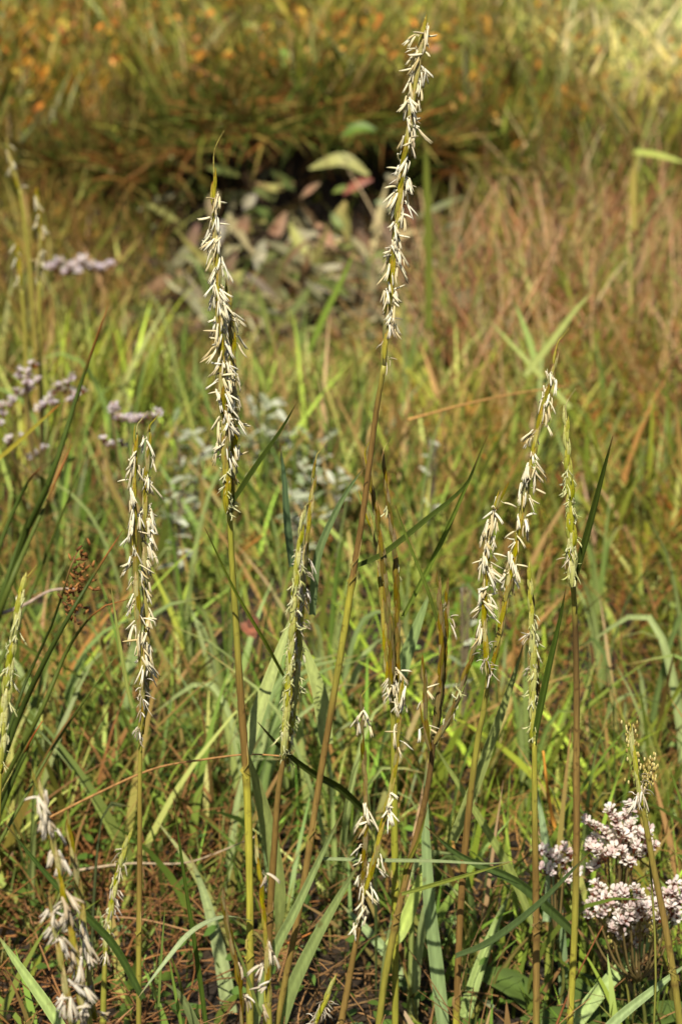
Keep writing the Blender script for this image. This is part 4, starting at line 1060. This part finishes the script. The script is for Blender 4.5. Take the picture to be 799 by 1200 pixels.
def tangle(n):
    x = rng.uniform(.04, .85, n); y = rng.uniform(3.1, 4.36, n); P = roots(x, y); a = rng.uniform(0, 6.283, n)
    keep = rng.random(n) < sstep(.03, .22, x) * (.25 + sstep(.35, .6, vnoise(x, y, 6, 81))); P, a = P[keep], a[keep]; m = len(a)
    ln = rng.uniform(.1, .9, m); d0 = np.stack([np.cos(a) * ln, np.sin(a) * ln, np.ones(m)], 1)
    b = rng.normal(0, .25, (m, 3)); b[:, 2] = -np.abs(b[:, 2]) * .8
    pal = np.array([lin(c_) for c_ in ((190, 150, 108), (172, 122, 84), (156, 100, 68), (188, 164, 112), (132, 82, 52), (150, 146, 72), (126, 134, 58))])
    col = jitter(pal[rng.integers(0, len(pal), m)], .22, .05)
    return ribbons(P, d0, b, rng.uniform(.10, .27, m), rng.uniform(.002, .0045, m), col * .8, col, 5, np.linspace(1, .35, 6), tri=True)
def stalks(n):
    x = rng.uniform(.10, .80, n); y = rng.uniform(3.2, 4.3, n); P = roots(x, y); a = rng.uniform(0, 6.283, n); ln = rng.uniform(.05, .7, n)
    d0 = np.stack([np.cos(a) * ln, np.sin(a) * ln * .6, np.ones(n)], 1); b = rng.normal(0, .16, (n, 3)); b[:, 2] = -np.abs(b[:, 2])
    pal = np.array([lin(c_) for c_ in ((214, 170, 130), (200, 150, 112), (218, 188, 142), (168, 108, 78), (156, 154, 80))]); col = jitter(pal[rng.integers(0, 5, n)], .15, .04)
    return ribbons(P, d0, b, rng.uniform(.11, .26, n), rng.uniform(.003, .0055, n), col * .8, col, 6, np.linspace(1, .4, 7), tri=True)
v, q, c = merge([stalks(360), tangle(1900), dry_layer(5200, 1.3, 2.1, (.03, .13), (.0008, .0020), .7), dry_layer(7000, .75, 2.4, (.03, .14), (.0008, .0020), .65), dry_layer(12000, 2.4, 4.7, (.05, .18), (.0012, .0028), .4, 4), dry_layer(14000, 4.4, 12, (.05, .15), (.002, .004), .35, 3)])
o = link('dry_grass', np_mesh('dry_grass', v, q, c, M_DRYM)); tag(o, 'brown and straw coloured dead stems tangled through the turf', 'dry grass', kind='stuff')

def sprig_layer(n, y0, y1, h, wd, nb):
    x, y = scatter(n, y0, y1)
    d, c = plan(x, y, .04)
    keep = rng.random(len(x)) < d[:, 2] * (.2 + 1.3 * sstep(.35, .7, vnoise(x, y, 6, 41))); x, y, c = x[keep], y[keep], c[keep]; N = len(x)
    d0, out = dirs(N, .25); P = roots(x, y); L = rng.uniform(h[0], h[1], N); ww = rng.uniform(wd[0], wd[1], N)
    mixg = rng.random((N, 1)) ** 1.8
    col = jitter(c[:, 2] * mixg + c[:, 0] * (1 - mixg), .2, .05); grn = jitter(c[:, 0], .2, .05)
    parts = [ribbons(P, d0, out * .1, L, ww * .7, grn, col, 3, np.array([1, 1, .9, .5]), tri=True)]
    dn = d0 / np.linalg.norm(d0, axis=1, keepdims=True)
    for k in range(nb):
        f = rng.uniform(.35, .95, (N, 1)); a = rng.uniform(0, 6.283, N)
        bd = np.stack([np.cos(a), np.sin(a), rng.uniform(.6, 1.6, N)], 1)
        parts.append(ribbons(P + dn * L[:, None] * f, bd, np.zeros((N, 3)), L * rng.uniform(.18, .4, N), ww * rng.uniform(.8, 1.3, N), col, jitter(col, .15, .05), 2, np.array([.7, 1, .5]), tri=True))
    return merge(parts)
v, q, c = merge([sprig_layer(2600, .8, 2.4, (.03, .08), (.0014, .0026), 5), sprig_layer(6000, 2.4, 4.7, (.04, .10), (.002, .0034), 4), sprig_layer(6500, 4.4, 11, (.05, .13), (.004, .008), 4)])
o = link('glasswort', np_mesh('glasswort', v, q, c, M_SPRIG)); tag(o, 'low fleshy marsh sprigs turning orange and rust red among the turf', 'ground cover', kind='stuff')

def leafy_layer(n, y0, y1, L, asp, hue):
    x, y = scatter(n, y0, y1)
    d, c = plan(x, y, .03); keep = rng.random(len(x)) < d[:, 0] * (.1 + 1.2 * sstep(.45, .7, vnoise(x, y, 5, 51))); x, y, c = x[keep], y[keep], c[keep]; N = len(x)
    P = roots(x, y); P[:, 2] += rng.uniform(.005, .06, N); a = rng.uniform(0, 6.283, N)
    d0 = np.stack([np.cos(a), np.sin(a), rng.uniform(-.1, .9, N)], 1); LL = rng.uniform(L[0], L[1], N)
    b = np.zeros((N, 3)); b[:, 2] = -.25
    col = jitter(c[:, 0] * np.array(hue), .22, .06)
    return ribbons(P, d0, b, LL, LL * asp, col, col, 3, np.array([.15, .9, 1, .1]))
v, q, c = merge([leafy_layer(6500, .9, 2.6, (.008, .018), .38, (.8, .95, .9)), leafy_layer(6500, 2.4, 4.7, (.010, .024), .4, (.85, .95, .9)), leafy_layer(9000, 4.4, 9, (.02, .04), .45, (.85, .95, .8))])
o = link('ground_leaves', np_mesh('ground_leaves', v, q, c, M_BROAD)); tag(o, 'small green leaves of low herbs under the grass', 'ground cover', kind='stuff')

# fallen and hanging leaves heaped in the bank hollow
N = 2000
x = np.clip(rng.normal(-.05, .12, N), -.30, .19) + rng.normal(0, .02, N); y = rng.uniform(3.55, 4.30, N)
P = np.stack([x, y, terrain(x, y) + rng.uniform(.0, .05, N) + .10 * rng.random(N) * np.exp(-((y - 4.12) / .1) ** 2)], 1); a = rng.uniform(0, 6.283, N); P[:, 2] += rng.random(N) ** 2 * .06
d0 = np.stack([np.cos(a) * .8, np.sin(a) * .5 - .35, rng.uniform(-1.2, .9, N)], 1); LL = np.where(rng.random(N) < .3, rng.uniform(.07, .12, N), rng.uniform(.035, .08, N))
pal = np.array([lin(c_) for c_ in ((140, 124, 88), (172, 162, 122), (104, 84, 58), (156, 124, 94), (104, 98, 64), (160, 156, 90), (80, 64, 46), (130, 140, 74), (146, 150, 92), (176, 170, 130))])
col = jitter(pal[rng.integers(0, len(pal), N)], .25, .05)
b = rng.normal(0, .25, (N, 3)); b[:, 2] -= .2
v, q, c = ribbons(P, d0, b, LL, LL * rng.uniform(.10, .24, N), col, col * .85, 4, np.array([.12, .8, 1, .7, .06]))
o = link('leaf_litter', np_mesh('leaf_litter', v, q, c, M_BROAD)); tag(o, 'heap of withered brown and grey leaves filling the dark bank hollow', 'leaf litter', kind='stuff')

x, y = scatter(15000, 4.35, 9)
d, cc_ = plan(x, y, .1); keep = rng.random(len(x)) < d[:, 2] * 1.0 * sstep(.3, .55, vnoise(x, y, 5, 61)); x, y = x[keep], y[keep]; N = len(x)
P = roots(x, y); P[:, 2] += rng.uniform(.03, .13, N); a = rng.uniform(0, 6.283, N)
d0 = np.stack([np.cos(a), np.sin(a), rng.uniform(.0, 1.2, N)], 1); LL = rng.uniform(.012, .028, N)
pal = np.array([lin(c_) for c_ in ((206, 150, 60), (190, 120, 48), (176, 150, 56), (160, 96, 44), (140, 146, 56))])
col = jitter(pal[rng.integers(0, len(pal), N)], .2, .05)
v, q, c = ribbons(P, d0, np.zeros((N, 3)), LL, LL * .45, col, col, 3, np.array([.2, .9, 1, .1]))
o = link('purslane_leaves', np_mesh('purslane_leaves', v, q, c, M_GRASS)); tag(o, 'small orange and yellow leaves dotted over the far turf above the bank', 'ground cover', kind='stuff')

# grass rooted on the turf lip, drooping over its edge
N = 3600
i_ = rng.integers(0, len(lx) - 1, N); j_ = rng.choice([0, 1, 1, 2, 2, 3, 3, 4, 4], N); f_ = rng.random((N, 1))
P = LV[i_, j_] * (1 - f_) + LV[i_ + 1, j_] * f_ + rng.normal(0, .006, (N, 3)) * np.array([1, 1, .2])
dr = (j_ / 4.0)[:, None]
d0 = np.concatenate([rng.normal(0, .45, (N, 1)), rng.normal(-.12, .4, (N, 1)) - .25 * dr, np.ones((N, 1)) * (1 - .55 * dr)], 1)
b = np.concatenate([rng.normal(0, .2, (N, 1)), -rng.uniform(.1, .5, (N, 1)), -rng.uniform(.0, .8, (N, 1)) * (.2 + dr)], 1)
pal = np.array([lin(c_) for c_ in ((98, 110, 40), (84, 102, 36), (112, 116, 46), (140, 108, 52), (128, 84, 42), (76, 92, 32), (140, 126, 64), (146, 98, 46))])
col = jitter(pal[rng.integers(0, len(pal), N)], .25, .06)
v, q, c = ribbons(P, d0, b, rng.uniform(.05, .15, N), rng.uniform(.003, .0075, N), col * .9, col, 5)
o = link('bank_grass', np_mesh('bank_grass', v, q, c, M_GRASS)); tag(o, 'olive and brown grass drooping over the turf edge of the bank', 'grass', kind='stuff')
